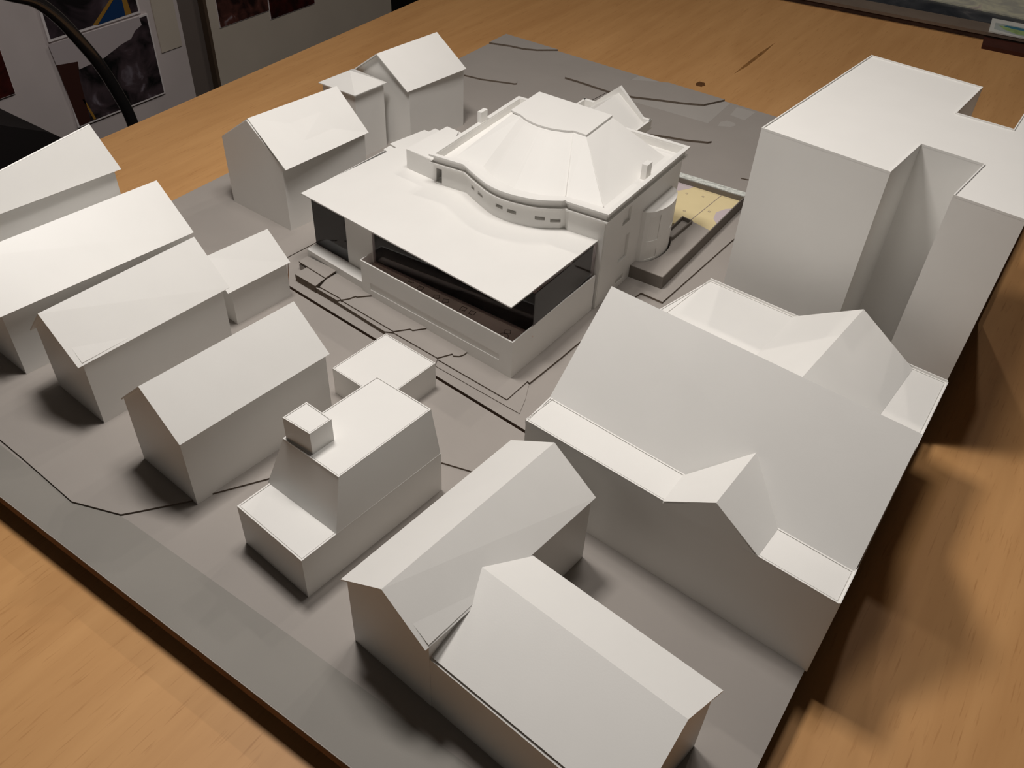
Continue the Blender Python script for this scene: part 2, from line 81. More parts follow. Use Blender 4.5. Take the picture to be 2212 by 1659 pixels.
def wood():
    m = bpy.data.materials.new('birch veneer'); m.use_nodes = True; nt = m.node_tree; b = nt.nodes['Principled BSDF']; N = nt.nodes; K = nt.links
    tc = N.new('ShaderNodeTexCoord')
    mp = N.new('ShaderNodeMapping'); mp.inputs['Scale'].default_value = (26, 2.2, 6); mp.inputs['Rotation'].default_value = (0, 0, .05); K.new(tc.outputs['Object'], mp.inputs['Vector'])
    n1 = N.new('ShaderNodeTexNoise'); n1.inputs['Scale'].default_value = 2.2; n1.inputs['Detail'].default_value = 8; n1.inputs['Distortion'].default_value = .5; K.new(mp.outputs['Vector'], n1.inputs['Vector'])
    mp2 = N.new('ShaderNodeMapping'); mp2.inputs['Scale'].default_value = (3.2, .8, 1); K.new(tc.outputs['Object'], mp2.inputs['Vector'])
    n2 = N.new('ShaderNodeTexNoise'); n2.inputs['Scale'].default_value = 2.0; n2.inputs['Detail'].default_value = 3; n2.inputs['Distortion'].default_value = 1.2; K.new(mp2.outputs['Vector'], n2.inputs['Vector'])
    mx = N.new('ShaderNodeMix'); mx.data_type = 'FLOAT'; mx.inputs[0].default_value = .5; K.new(n1.outputs['Fac'], mx.inputs[2]); K.new(n2.outputs['Fac'], mx.inputs[3])
    r = N.new('ShaderNodeValToRGB'); e = r.color_ramp.elements
    e[0].position = .34; e[0].color = (.53, .275, .105, 1); e[1].position = .66; e[1].color = (.63, .345, .14, 1)
    K.new(mx.outputs[0], r.inputs['Fac'])
    # short dark pores of the veneer
    mp3 = N.new('ShaderNodeMapping'); mp3.inputs['Scale'].default_value = (420, 26, 40); K.new(tc.outputs['Object'], mp3.inputs['Vector'])
    n3 = N.new('ShaderNodeTexNoise'); n3.inputs['Scale'].default_value = 1.0; n3.inputs['Detail'].default_value = 2; K.new(mp3.outputs['Vector'], n3.inputs['Vector'])
    r3 = N.new('ShaderNodeValToRGB'); r3.color_ramp.elements[0].position = .22; r3.color_ramp.elements[0].color = (.78, .72, .66, 1); r3.color_ramp.elements[1].position = .40; r3.color_ramp.elements[1].color = (1, 1, 1, 1); K.new(n3.outputs['Fac'], r3.inputs['Fac'])
    mu = N.new('ShaderNodeMix'); mu.data_type = 'RGBA'; mu.blend_type = 'MULTIPLY'; mu.inputs[0].default_value = 1; K.new(r.outputs['Color'], mu.inputs[6]); K.new(r3.outputs['Color'], mu.inputs[7])
    K.new(mu.outputs[2], b.inputs['Base Color']); b.inputs['Roughness'].default_value = .48; b.inputs['Specular IOR Level'].default_value = .3
    return m
M_wood = wood()
M_knot = mat('knot', (.12, .05, .015), .6, .2, noise=.3, nscale=300)
M_streak = mat('dark streak', (.26, .12, .035), .6, .2, noise=.25, nscale=90)
def glass():                              # thin tinted acrylic: lets light straight through, weak mirror on top
    m = bpy.data.materials.new('smoky acrylic'); m.use_nodes = True; nt = m.node_tree; N = nt.nodes
    for n in list(N): N.remove(n)
    out = N.new('ShaderNodeOutputMaterial'); tr = N.new('ShaderNodeBsdfTransparent'); tr.inputs[0].default_value = (.92, .86, .87, 1)
    gl = N.new('ShaderNodeBsdfGlossy'); gl.inputs['Color'].default_value = (1, 1, 1, 1); gl.inputs['Roughness'].default_value = .06
    fr = N.new('ShaderNodeFresnel'); fr.inputs['IOR'].default_value = 1.45; mx = N.new('ShaderNodeMixShader')
    nt.links.new(fr.outputs[0], mx.inputs[0]); nt.links.new(tr.outputs[0], mx.inputs[1]); nt.links.new(gl.outputs[0], mx.inputs[2]); nt.links.new(mx.outputs[0], out.inputs[0]); return m
M_glass = glass()

# ---------------------------------------------------------------- helpers
LOC = {}
def V(p): return Vector((p[0], p[1], p[2] + ZO))
def tag(o, label, cat, group=None):
    o['label'] = label; o['category'] = cat
    if group: o['group'] = group
    return o
def thing(name, label, cat, loc, group=None):
    o = bpy.data.objects.new(name, None); C.objects.link(o); o.empty_display_size = .02
    o.location = V(loc); LOC[o] = V(loc); return tag(o, label, cat, group)
def mesh(name, verts, faces, m, parent=None, label=None, world=False):
    base = LOC[parent] if parent else Vector((0, 0, 0))
    vs = [(Vector(v) if world else V(v)) for v in verts]
    if not parent:
        base = Vector((sum(v.x for v in vs) / len(vs), sum(v.y for v in vs) / len(vs), min(v.z for v in vs)))
    me = bpy.data.meshes.new(name); me.from_pydata([tuple(v - base) for v in vs], [], faces)
    bm = bmesh.new(); bm.from_mesh(me); bmesh.ops.remove_doubles(bm, verts=bm.verts, dist=1e-6); bmesh.ops.recalc_face_normals(bm, faces=bm.faces); bm.to_mesh(me); bm.free()
    me.materials.append(m); o = bpy.data.objects.new(name, me); C.objects.link(o)
    if parent: o.parent = parent; LOC[o] = base
    else: o.location = base; LOC[o] = base
    if label: o['label'] = label
    return o
class MB:
    def __init__(s): s.v = []; s.f = []
    def add(s, vs, fs):
        n = len(s.v); s.v += [tuple(v) for v in vs]; s.f += [tuple(i + n for i in f) for f in fs]; return s
    def prism(s, poly, z0, z1):          # z0 / z1 number or list per vertex
        n = len(poly); a = z0 if isinstance(z0, (list, tuple)) else [z0] * n; b = z1 if isinstance(z1, (list, tuple)) else [z1] * n
        vs = [(p[0], p[1], a[i]) for i, p in enumerate(poly)] + [(p[0], p[1], b[i]) for i, p in enumerate(poly)]
        fs = [tuple(range(n))[::-1], tuple(range(n, 2 * n))] + [(i, (i + 1) % n, n + (i + 1) % n, n + i) for i in range(n)]
        return s.add(vs, fs)
    def slab(s, poly, t, d=None):        # plate whose top face is poly, thickness t, along d (default: its own downward normal)
        P = [Vector(p) for p in poly]; nrm = Vector((0, 0, 0))
        for i in range(len(P)): nrm += P[i].cross(P[(i + 1) % len(P)])
        nrm.normalize()
        if nrm.z < 0: nrm = -nrm
        dv = (Vector(d).normalized() if d else -nrm) * t; n = len(P)
        vs = P + [p + dv for p in P]
        return s.add(vs, [tuple(range(n)), tuple(range(n, 2 * n))[::-1]] + [(i, (i + 1) % n, n + (i + 1) % n, n + i) for i in range(n)])
    def wall(s, a, b, z0, z1, t):        # upright sheet from a to b, t thick to its left
        a = Vector(a[:2]); b = Vector(b[:2]); d = (b - a).normalized(); nn = Vector((-d.y, d.x)) * t
        return s.prism([a, b, b + nn, a + nn], z0, z1)
    def box(s, x0, x1, y0, y1, z0, z1): return s.prism([(x0, y0), (x1, y0), (x1, y1), (x0, y1)], z0, z1)
    def ring(s, poly, off, z0, z1):      # frame between poly and poly moved inwards by off
        inn = offset(poly, off); n = len(poly)
        vs = [(p[0], p[1], z) for z in (z0, z1) for q in (poly, inn) for p in q]; fs = []
        for i in range(n):
            j = (i + 1) % n
            fs += [(i, j, 2 * n + j, 2 * n + i), (n + i, 3 * n + i, 3 * n + j, n + j), (2 * n + i, 2 * n + j, 3 * n + j, 3 * n + i), (i, n + i, n + j, j)]
        return s.add(vs, fs)
    def tube(s, pts, r, n=12, closed_ends=True):
        P = [Vector(p) for p in pts]; rings = []
        for i, p in enumerate(P):
            t = (P[min(i + 1, len(P) - 1)] - P[max(i - 1, 0)]).normalized(); a = Vector((1, 0, 0)) if abs(t.x) < .8 else Vector((0, 1, 0))
            u = t.cross(a).normalized(); v = t.cross(u); rr_ = r[i] if isinstance(r, (list, tuple)) else r
            rings.append([p + (u * math.cos(2 * PI * k / n) + v * math.sin(2 * PI * k / n)) * rr_ for k in range(n)])
        vs = [q for ring in rings for q in ring]; fs = []
        for i in range(len(P) - 1):
            for k in range(n): fs.append((i * n + k, i * n + (k + 1) % n, (i + 1) * n + (k + 1) % n, (i + 1) * n + k))
        if closed_ends: fs += [tuple(range(n)), tuple(range((len(P) - 1) * n, len(P) * n))]
        return s.add(vs, fs)
    def build(s, name, m, parent=None, label=None): return mesh(name, s.v, s.f, m, parent, label)
def area2(poly): return sum(poly[i][0] * poly[(i + 1) % len(poly)][1] - poly[(i + 1) % len(poly)][0] * poly[i][1] for i in range(len(poly)))
def offset(poly, d):                     # move every edge inwards by d (outwards if negative)
    s = 1 if area2(poly) > 0 else -1; n = len(poly); out = []
    for i in range(n):
        p = Vector(poly[i][:2]); a = (p - Vector(poly[i - 1][:2])).normalized(); b = (Vector(poly[(i + 1) % n][:2]) - p).normalized()
        na = Vector((-a.y, a.x)) * s; nb = Vector((-b.y, b.x)) * s; m_ = (na + nb)
        k = 2 / max(m_.dot(m_), .35); out.append(p + m_ * (d * k / 1.0))
    return out
def burnt(o, m=None):                   # laser cut sheets have dark burnt edges
    o.data.materials.append(m or M_burnt)
    for p in o.data.polygons:
        if abs(p.normal.z) < .3: p.material_index = 1
    return o
def smooth(o):
    for p in o.data.polygons: p.use_smooth = True
def flat_top(poly, z, par, name, lip=.0013):   # wall cards with a roof sheet dropped in between, a hairline gap all round
    MB().ring([p[:2] for p in poly], lip, z - .0012, z).build('wall_rim', M_white, par)
    MB().prism(offset(poly, lip + .0005), z - .0012, z - .0002).build(name, M_white, par)
def plane_z(a, b, c, x, y):
    a, b, c = Vector(a), Vector(b), Vector(c); n = (b - a).cross(c - a); return a.z - (n.x * (x - a.x) + n.y * (y - a.y)) / n.z
def isect(a, b, c, d):                   # plan crossing of lines ab and cd
    a, b, c, d = [Vector(p[:2]) for p in (a, b, c, d)]; r = b - a; s = d - c; k = r.x * s.y - r.y * s.x
    t = ((c - a).x * s.y - (c - a).y * s.x) / k; return a + r * t
def cut(o, boxes):                       # carve recesses (list of (verts, faces)) out of a mesh, then throw the cutters away
    mb = MB()
    for v, f in boxes: mb.add(v, f)
    c = mb.build('cutter', M_white)
    md = o.modifiers.new('cut', 'BOOLEAN'); md.operation = 'DIFFERENCE'; md.object = c; md.solver = 'EXACT'
    bpy.context.view_layer.update()
    dg = bpy.context.evaluated_depsgraph_get(); me = bpy.data.meshes.new_from_object(o.evaluated_get(dg))
    o.modifiers.clear(); old = o.data; o.data = me; bpy.data.meshes.remove(old); bpy.data.objects.remove(c, do_unlink=True)

T = .0013                                # card thickness
TH_ = D['TH']; TR = D['TR']; X = D['X']; G = D['G']

# ================================================================ the room
def struct(o): o['kind'] = 'structure'; return o
ZF = -ZO
struct(MB().box(-1.2, 4, -4, 4, ZF - .05, ZF).build('floor', M_floor))
struct(MB().box(-1.10, -.975, -4, 4, ZF, 1.8).build('wall_left', M_wall))

# table
zt = -.028
t = thing('table', 'large birch wood table carrying the white architectural model', 'table', (.8, -.4, ZF))
xe, x2_, y1_, y2_ = -.272, 2.6, -2.2, 1.9
top = MB().prism([(-.2505, -1.35), (2.6, -1.35), (2.6, 1.9), (-.330, 1.9), (-.2893, .1052), (-.2655, -.6657)], zt - .03, zt).build('tabletop', M_wood, t)
for (lx, ly) in ((-.1, -1.2), (2.4, -1.2), (-.1, 1.7), (2.4, 1.7)): MB().box(lx - .03, lx + .03, ly - .03, ly + .03, ZF, zt - .03).build('leg', M_wood, t)
def blob(cx, cy, rx, ry, rot, n=18, wob=.15, seed=1):
    return [(cx + math.cos(rot) * a - math.sin(rot) * b, cy + math.sin(rot) * a + math.cos(rot) * b) for a, b in
            [(rx * math.cos(2 * PI * k / n) * (1 + wob * math.sin(3 * k + seed)), ry * math.sin(2 * PI * k / n) * (1 + wob * math.cos(2 * k + seed))) for k in range(n)]]
kx, ky = X['knot'][:2]
MB().prism(blob(kx, ky, .008, .011, .2), zt - .001, zt + .0001).build('knot', M_knot, t, 'dark round knot in the veneer')
sx, sy = X['streak'][0][:2]; sx2, sy2 = X['streak'][1][:2]
MB().prism([(sx, sy), (sx + .0045, sy + .05), (sx2 + .004, sy2 - .07), (sx2, sy2), (sx2 - .003, sy2 - .07), (sx - .002, sy + .05)], zt - .001, zt + .0001).build('grain_streak', M_streak, t, 'long dark streak in the veneer')

# ================================================================ model board
b = thing('model_board', 'grey card base board with dark cardboard edge under the model buildings', 'model base', (W / 2, -L / 2, zt))
zc = -.0032
MB().box(0, W, -L, 0, -.0125, zc).build('cardboard_core', M_core, b, 'brown cardboard edge')
MB().box(.008, W - .008, -L + .008, -.008, -.0165, -.0125).build('lower_sheet', M_under, b)
MB().box(.03, W - .02, -L + .022, -.02, zt, -.0165).build('underside_block', M_under, b)
s0, s1 = Vector(TR['slot'][0][:2]), Vector(TR['slot'][1][:2]); sd = (s1 - s0).normalized(); sR = s0 + sd * ((W - s0.x) / sd.x)
m0, m1 = Vector(TR['seam'][0][:2]), Vector(TR['seam'][1][:2]); md_ = (m1 - m0).normalized(); mT = m1 + md_ * ((0 - m1.y) / md_.y)
gap = Vector((sd.y, -sd.x)) * .0028
zf = -.0006
MB().prism([(0, -L), (W, -L), (W, (sR + gap).y), s0 + gap, m0 + Vector((-.0006, 0)), m1 + Vector((-.0006, 0)), mT + Vector((-.0006, 0)), (0, 0)], zc, zf).build('ground_sheet', M_grey, b)
burnt([o for o in C.objects if o.name.startswith('ground_sheet')][0])
MB().prism([s0, sR, (W, 0), mT, m1, m0], zc, .0012).build('ground_sheet', M_grey, b)
burnt([o for o in C.objects if o.name.startswith('ground_sheet')][1])
# step of thicker card that covers the left part of the site
fr_ = [p[:2] for p in TR['front']]
MB().prism([(0, -1.116)] + fr_[:8] + [(.50, -.949)] + fr_[8:] + [(.62, -.888), (.62, s0.y + (.62 - s0.x) * sd.y / sd.x + gap.y - .0008), s0 + gap + Vector((0, -.0008)), m0 + Vector((-.0012, 0)), m1 + Vector((-.0012, 0)), mT + Vector((-.0012, -.001)), (.0, -.001)], zf - .0002, .0014).build('contour_step', M_grey, b)
burnt([o for o in C.objects if o.name.startswith('contour_step')][0])
def sheet(poly, z0, z1, name='contour_step', m=None, par=b, label=None):
    o = MB().prism(poly, z0, z1).build(name, m or M_grey, par, label)
    return burnt(o) if name == 'contour_step' else o
q = [p[:2] for p in TR['back2']]; m_at = lambda y: m1 + md_ * ((y - m1.y) / md_.y)
a1 = [p[:2] for p in TR['back1']]
sheet([(.001, a1[0][1])] + a1[1:-1] + [(.112, -.0012), (.001, -.0012)], .001, .0044)
bl = (lambda P: P)( [p[:2] for p in TR['back2']])
sheet(bl + [(.137, -.165), (.13, -.155), (.10, -.15), (.05, -.17)], .001, .0040)
b3 = [p[:2] for p in TR['back3']]
sheet(b3[:-1] + [(.432, -.0012), (.33, -.0012), (.185, -.085)], .001, .0046)
b5 = [p[:2] for p in TR['back5']]
sheet(b5 + [(.478, -.15), (.46, -.13), (.42, -.15), (.38, -.175)], .001, .0044)
b6 = [p[:2] for p in TR['back6']]
sheet(b6 + [(.64, -.205), (.64, -.19), (.556, -.215)], .001, .0030)
# printed street map on the card: darker road in front, paler blocks and a traffic island behind
sheet([(.001, -L + .001), (W - .001, -L + .001), (W - .001, -1.112), (.58, -1.1105), (.385, -1.1115), (.26, -1.1245), (.001, -1.119)], zf - .0002, zf + .00012, 'printed_road', M_road)
for P in (TR['lt1'], TR['lt2b'], TR['lt3'], TR['oval']):
    sheet([(max(p[0], .001), min(p[1], -.0015)) for p in P], .0010, .00132 if P is not TR['lt1'] else .00132, 'printed_block', M_block)
# strands of glue hanging from the front edge
import random
random.seed(4)
for i in range(26):
    gx = .12 + i * .0225 + random.uniform(-.006, .006); ln = random.uniform(.004, .011); y = -L + .005
    MB().tube([(gx, y, -.0125), (gx + .0025, y - .001, -.0125 - ln * .4), (gx + .0035, y - .0012, -.0125 - ln * .75), (gx + .0032, y - .001, -.0125 - ln)], [.0009, .0006, .0005, .0004], 6).build('glue_strand', M_glue, b)

# terraced ground around the theatre, laid on the board in card sheets
tb = thing('terraced_site', 'stepped grey card terrain with pavement edges around the theatre', 'model terrain', (.45, -.75, .0012))
B0, B1, B2, B3 = .0098, .0078, .0059, .004
Bl = [p[:2] for p in TR['Bl']]; Al = [p[:2] for p in TR['Al']]; S1 = [p[:2] for p in TR['s1']]; S2 = [p[:2] for p in TR['s2']]; S3 = [p[:2] for p in TR['s3']]; Br = [p[:2] for p in TR['Br']]
g0 = .0011
st = lambda poly, z, nm='terrace_sheet': burnt(MB().prism(poly, g0, z).build(nm, M_grey, tb))
st([Bl[0], Bl[1]] + S1[1:] + [(.343, -.72), (.285, -.72), (.2825, -.762)], B0)
st([Bl[1]] + [Bl[2]] + S2[1:] + [(.43, -.72), (.335, -.72)], B1 - .0001)
st([Bl[2], Bl[3]] + S3[2:] + [(.49, -.72), (.41, -.72)], B2 - .0001)
st([Bl[3], Bl[4], Bl[5], Bl[6], Bl[7], Bl[8], (.574, -.60), Br[0], Br[1], Br[2], Br[3], Br[4], (.63, -.27), (.30, -.27), (.30, -.50), (.23, -.52), (.2315, -.735), (.47, -.735)], B3 - .0001)
st([Al[0], Al[1], (Bl[1][0] + .001, Bl[1][1]), Bl[0]], B0 - .0018, 'pavement_sheet')
st([Al[1], Al[2], Bl[2], Bl[1]], B1 - .0018, 'pavement_sheet')
st([Al[2], Al[3], Bl[3], Bl[2]], B2 - .0018, 'pavement_sheet')
st([Al[3], Al[4], Al[5], Al[6], Bl[5], Bl[4], Bl[3]], B3 - .0018, 'pavement_sheet')
for P in (TR['P1'], TR['P2']):
    zz = P[0][2]; MB().prism([p[:2] for p in P], zz - .0018 if P is TR['P1'] else g0, zz).build('entrance_step', M_grey, tb); burnt([o for o in C.objects if o.name.startswith('entrance_step')][-1])
MB().prism([p[:2] for p in TR['P1']], g0, B0 - .0012).build('entrance_step', M_grey, tb)
# raised terrace, its sunken yellow court and the torn foam edge
te = thing('raised_terrace', 'raised grey terrace with sunken cream court beside the theatre', 'model terrace', (.57, -.42, B3))
tf, tr_ = TR['ter'][0], TR['ter'][1]; z2 = .0196
cyl = [(.5545, -.5263), (.5648, -.5256), (.5723, -.5108), (.5743, -.4900), (.5684, -.4722)]
TCX, TCY = .5480, -.4860
ctop = [p[:2] for p in TH_['cyltop']]
arc = []
for k in range(13):
    a = -PI / 2 + PI * k / 12; arc.append((.5495 + .0185 * math.cos(a), -.4865 + .0365 * math.sin(a)))
hole = [(.5495 + (.0187 + .0035 * k / 12) * math.cos(-PI / 2 + PI * k / 12), -.4865 + (.0367 + .003 * k / 12) * math.sin(-PI / 2 + PI * k / 12)) for k in range(13)]
MB().prism([(.5495, tf[1] - .002), tf[:2], (tr_[0], TR['terl'][3][1]), TR['terl'][3][:2], (.5597, TR['terl'][2][1]), (.5495, -.398)] + hole[::-1], z2 - .0018, z2).build('terrace_deck', M_grey, te)
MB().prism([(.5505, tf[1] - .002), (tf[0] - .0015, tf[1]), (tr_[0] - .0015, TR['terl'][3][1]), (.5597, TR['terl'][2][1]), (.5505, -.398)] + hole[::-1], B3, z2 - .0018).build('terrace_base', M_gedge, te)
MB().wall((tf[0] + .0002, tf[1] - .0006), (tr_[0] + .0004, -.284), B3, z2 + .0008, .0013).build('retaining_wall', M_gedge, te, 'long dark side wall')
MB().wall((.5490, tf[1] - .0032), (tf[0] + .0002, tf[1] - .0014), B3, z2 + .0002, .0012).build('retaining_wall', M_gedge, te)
fo = TR['foam']
MB().prism([(fo[0][0], fo[0][1]), (tr_[0] - .0015, fo[1][1]), (tr_[0] - .0015, fo[2][1]), (fo[3][0], fo[3][1] + .003)], B3, .018).build('foam_edge', M_foam, te, 'rough whitish torn foam rim')
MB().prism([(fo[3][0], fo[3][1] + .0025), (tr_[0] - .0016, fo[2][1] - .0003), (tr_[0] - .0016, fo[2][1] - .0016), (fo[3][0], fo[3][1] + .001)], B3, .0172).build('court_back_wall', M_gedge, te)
M_cream = mat('cream paper print', (.74, .62, .36), .6, .2, noise=.03, nscale=30)
M_pink = mat('pale lilac print', (.56, .48, .50), .6, .2)
M_line = mat('thin printed line', (.32, .26, .22), .6, .2)
cx0, cx1, cy0, cy1 = .5497, tr_[0] - .0018, -.404, -.298
zc2 = .0105
MB().box(.49, cx1, cy0, cy1, B3, zc2).build('court_floor', M_cream, te, 'cream coloured court print')
MB().prism([(.4905, -.3), (.523, -.3), (.5185, -.312), (.510, -.325), (.4905, -.335)], zc2 - .0001, zc2 + .0001).build('court_print', M_pink, te)
MB().prism([(cx1, -.318), (cx1, -.375), (.578, -.362), (.574, -.345), (.580, -.330)], zc2 - .0001, zc2 + .0001).build('court_print', M_pink, te)
MB().prism([(.5607, -.299), (.5617, -.299), (.5557, -.403), (.5547, -.403)], zc2, zc2 + .0002).build('court_line', M_line, te)
for (px_, py_) in ((.543, -.319), (.5395, -.368), (.522, -.325), (.566, -.349)):
    MB().ring(blob(px_, py_, .0018, .0018, 0, 14, 0), .0006, zc2, zc2 + .0002).build('court_tree_mark', M_line, te)
en = [p[:2] for p in TR['enc']]
er = [(.549, en[0][1] + .0), (en[2][0], en[0][1] + .001), (en[3][0], en[3][1] + .004), (.549, en[3][1] + .001)]
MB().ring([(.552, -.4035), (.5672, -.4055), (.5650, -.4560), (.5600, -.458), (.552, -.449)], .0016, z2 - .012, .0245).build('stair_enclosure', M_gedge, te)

# ================================================================ houses
def lower(P, dz): return [(p[0], p[1], p[2] - dz) for p in P]
def gable_house(key, name, label, cat='model house', zb=-.0005):
    g = G[key]; r0, r1, e0, e1, b0, b1 = [g[k] for k in ('r0', 'r1', 'e0', 'e1', 'b0', 'b1')]
    t = thing(name, label, cat, (g['g0'][0], g['g0'][1], zb))
    A, B_, C_, D_ = g['g0'], g['g1'], g['gb1'], g['gb0']      # A-B is the right long wall, D-C the left one
    m_a = isect(A, D_, r0, r1); m_b = isect(B_, C_, r0, r1)
    zr = lambda p: plane_z(r0, r1, e1, p[0], p[1]) - T * 1.35
    zl = lambda p: plane_z(r0, r1, b1, p[0], p[1]) - T * 1.35
    poly = [A, B_, m_b, C_, D_, m_a]
    MB().prism([p[:2] for p in poly], zb, [zr(A), zr(B_), r1[2] - T * 1.5, zl(C_), zl(D_), r0[2] - T * 1.5]).build('walls', M_white, t)
    MB().slab([r0, r1, e1, e0], T).build('roof_panel', M_white, t)
    MB().slab([r0, r1, b1, b0], T).build('roof_panel', M_white, t)
    return t
gable_house('H4', 'gabled_house', 'white gabled card house in the front row, left of the house with a rooftop box')
gable_house('H3', 'gabled_house', 'white gabled card house with a smaller house joined to its right end')
gable_house('H3b', 'small_gabled_house', 'small low white gabled house abutting the end of a larger gabled house', zb=-.0005)
gable_house('H9', 'gabled_house', 'wide white gabled card house behind the flat theatre roof, on the left board edge')
gable_house('H11', 'gabled_house', 'white gabled card house farthest back, beside the low hipped house')
# H2 runs out of the picture on the left
g = G['H2']
gable_house('H2', 'gabled_house', 'longest white gabled card house cut off by the left picture edge')
# H1: house with an oblique upper roof edge
h = D['H1']; t = thing('gabled_house', 'white card house at the far left with its roof edge running obliquely', 'model house', (.06, -.9, 0))
r1, e1, e0, p0 = [Vector(h[k]) for k in ('r1', 'e1', 'e0', 'p0')]
MB().slab([r1, e1, e0, p0], T).build('roof_panel', M_white, t)
back = Vector((.006, r1.y + .004, .118)); back0 = Vector((.004, p0.y - .001, .112))
MB().slab([r1, back, back0, p0], T).build('roof_panel', M_white, t)
wx = .0055
pl = lambda x, y: plane_z(r1, e1, e0, x, y) - T * 1.5
pw = [(e1.x - wx, e1.y - wx), (e0.x - wx, e0.y + wx), (back0.x + .003, back0.y + wx), (back.x + .003, back.y - wx)]
rm0 = (p0.x, p0.y + wx); rm1 = (r1.x, r1.y - wx)
MB().prism([pw[0], pw[1], rm0, pw[2], pw[3], rm1], -.0005, [pl(*pw[0]), pl(*pw[1]), p0.z - .003, back0.z - .003, back.z - .003, pl(*rm1) - .001]).build('walls', M_white, t)
# H10: little hipped block
t = thing('hipped_house', 'low white card house with a shallow hipped roof between two gabled houses', 'model house', (.08, -.49, 0))
zh = .095; P = [(.0465, -.5165, zh), (.1125, -.517, zh), (.117, -.4575, zh), (.051, -.452, zh)]; ap = (.0775, -.4865, .1103)
MB().add(P + [ap] + lower(P, T) + [(ap[0], ap[1], ap[2] - T)], [(0, 1, 4), (1, 2, 4), (2, 3, 4), (3, 0, 4), (6, 5, 9), (7, 6, 9), (8, 7, 9), (5, 8, 9), (0, 5, 6, 1), (1, 6, 7, 2), (2, 7, 8, 3), (3, 8, 5, 0)]).build('roof', M_white, t)
MB().prism(offset(P, .0035), -.0005, zh - T * 1.0).build('walls', M_white, t)

# H5: house with mansard block, annexe and rooftop box
h = D['H5']; t = thing('mansard_house', 'white card house with sloped upper block and square box on its flat roof', 'model house', (.52, -1.0, 0))
st_ = h['slabtop']; z1 = st_[0][2]
MB().prism([p[:2] for p in st_], -.001, z1 - .0011).build('ground_floor', M_white, t)
flat_top(st_, z1, t, 'lower_roof')
mb_, mt_ = h['mb'], h['mt']
V8 = mb_ + [(p[0], p[1], p[2] - .0011) for p in mt_]
MB().add(V8, [(3, 2, 1, 0), (4, 5, 6, 7), (0, 1, 5, 4), (1, 2, 6, 5), (2, 3, 7, 6), (3, 0, 4, 7)]).build('sloped_storey', M_white, t)
flat_top(mt_, mt_[0][2], t, 'flat_roof', .0010)
bx = h['boxtop']; z2_ = mt_[0][2]
MB().prism([p[:2] for p in bx], z2_ - .0003, bx[0][2] - .0011).build('rooftop_box', M_white, t)
flat_top(bx, bx[0][2], t, 'box_lid', .0009)
an = h['annex']
MB().prism([p[:2] for p in an], -.0005, an[0][2] - .0011).build('annexe', M_white, t)
flat_top(an, an[0][2], t, 'annexe_roof', .0009)
# link between annexe and main block under the same flat roof
lk = [Vector(mt_[2][:2]), Vector(mt_[1][:2])]

# H6: T shaped house
h = D['H6']; t = thing('cross_gabled_house', 'T-shaped white card house with a long cross wing running to the front edge', 'model house', (.7, -1.0, 0))
r0, r1 = h['r0'], h['r1']; el0, el1, er0, er1 = h['el0'], h['el1'], h['er0'], h['er1']
A, B_, C_, D_ = h['g']          # gable left, gable right, far right, far left
ma = isect(A, B_, r0, r1); mb2 = isect(D_, C_, r0, r1)
zl = lambda p: plane_z(r0, r1, el1, p[0], p[1]) - T * 1.35
zr = lambda p: plane_z(r0, r1, er1, p[0], p[1]) - T * 1.35
MB().prism([p[:2] for p in (A, ma, B_, C_, mb2, D_)], -.001, [zl(A), r0[2] - T * 1.5, zr(B_), zr(C_), r1[2] - T * 1.5, zl(D_)]).build('walls', M_white, t)
MB().slab([r0, r1, el1, el0], T).build('roof_panel', M_white, t)
MB().slab([r0, r1, er1, er0], T).build('roof_panel', M_white, t)
w0, w1, we, wv, l0, l1 = [Vector(h[k]) for k in ('wr0', 'wr1', 'we1', 'wv', 'wl0', 'wl1')]
MB().slab([w0, w1, we, wv], T).build('wing_roof_panel', M_white, t)
MB().slab([w0, w1, l1, l0], T).build('wing_roof_panel', M_white, t)
wg = h['wg']; lft0, lft1, rg1, rg0 = [Vector(p[:2]) for p in wg]
lft0 = Vector((B_[0] - .006, B_[1] + .0012)); dl = (Vector((l1.x, l1.y)) - Vector((l0.x, l0.y))).normalized()
lft1 = Vector((B_[0], B_[1])) + dl * ((Vector(wg[1][:2]) - Vector(B_[:2])).length - .004)
mr = isect(lft1, rg1, w0, w1); m0_ = isect(lft0, rg0, w0, w1)
zL = lambda p: plane_z(w0, w1, l1, p[0], p[1]) - T * 1.5
zR = lambda p: plane_z(w0, w1, we, p[0], p[1]) - T * 1.5
MB().prism([lft0, lft1, mr, rg1, rg0, m0_], -.001, [zL(lft0), zL(lft1), w0.z - T * 1.7, zR(rg1), zR(rg0), w0.z - T * 1.7]).build('wing_walls', M_white, t)

# H7: big hall
h = {k: Vector(v) for k, v in D['TH7'].items()} if 'TH7' in D else None
h = {k: Vector(v) for k, v in D['H7'].items()}
t = thing('great_hall', 'very large white card hall with one broad sloping roof and small dormers', 'model building', (.78, -.75, 0))
fl, fR, d0, dp, d1, il, ir, v0, v1, rl, rr_, vp, bl_, bd0, bd1, br = [h[k] for k in ('fl', 'fr', 'd0', 'dp', 'd1', 'il', 'ir', 'v0', 'v1', 'rl', 'rr', 'vp', 'bl', 'bd0', 'bd1', 'br')]
Hs = .0876; xr = .9092
bil = Vector((rl.x + .0055, rl.y + (rl.y - il.y), Hs)); bir = Vector((xr, rr_.y + (rr_.y - ir.y), Hs))
fR = Vector((xr, fR.y, Hs)); ir = Vector((xr, ir.y, Hs)); rr_ = Vector((xr, rr_.y, rr_.z)); br = Vector((xr, br.y, Hs))
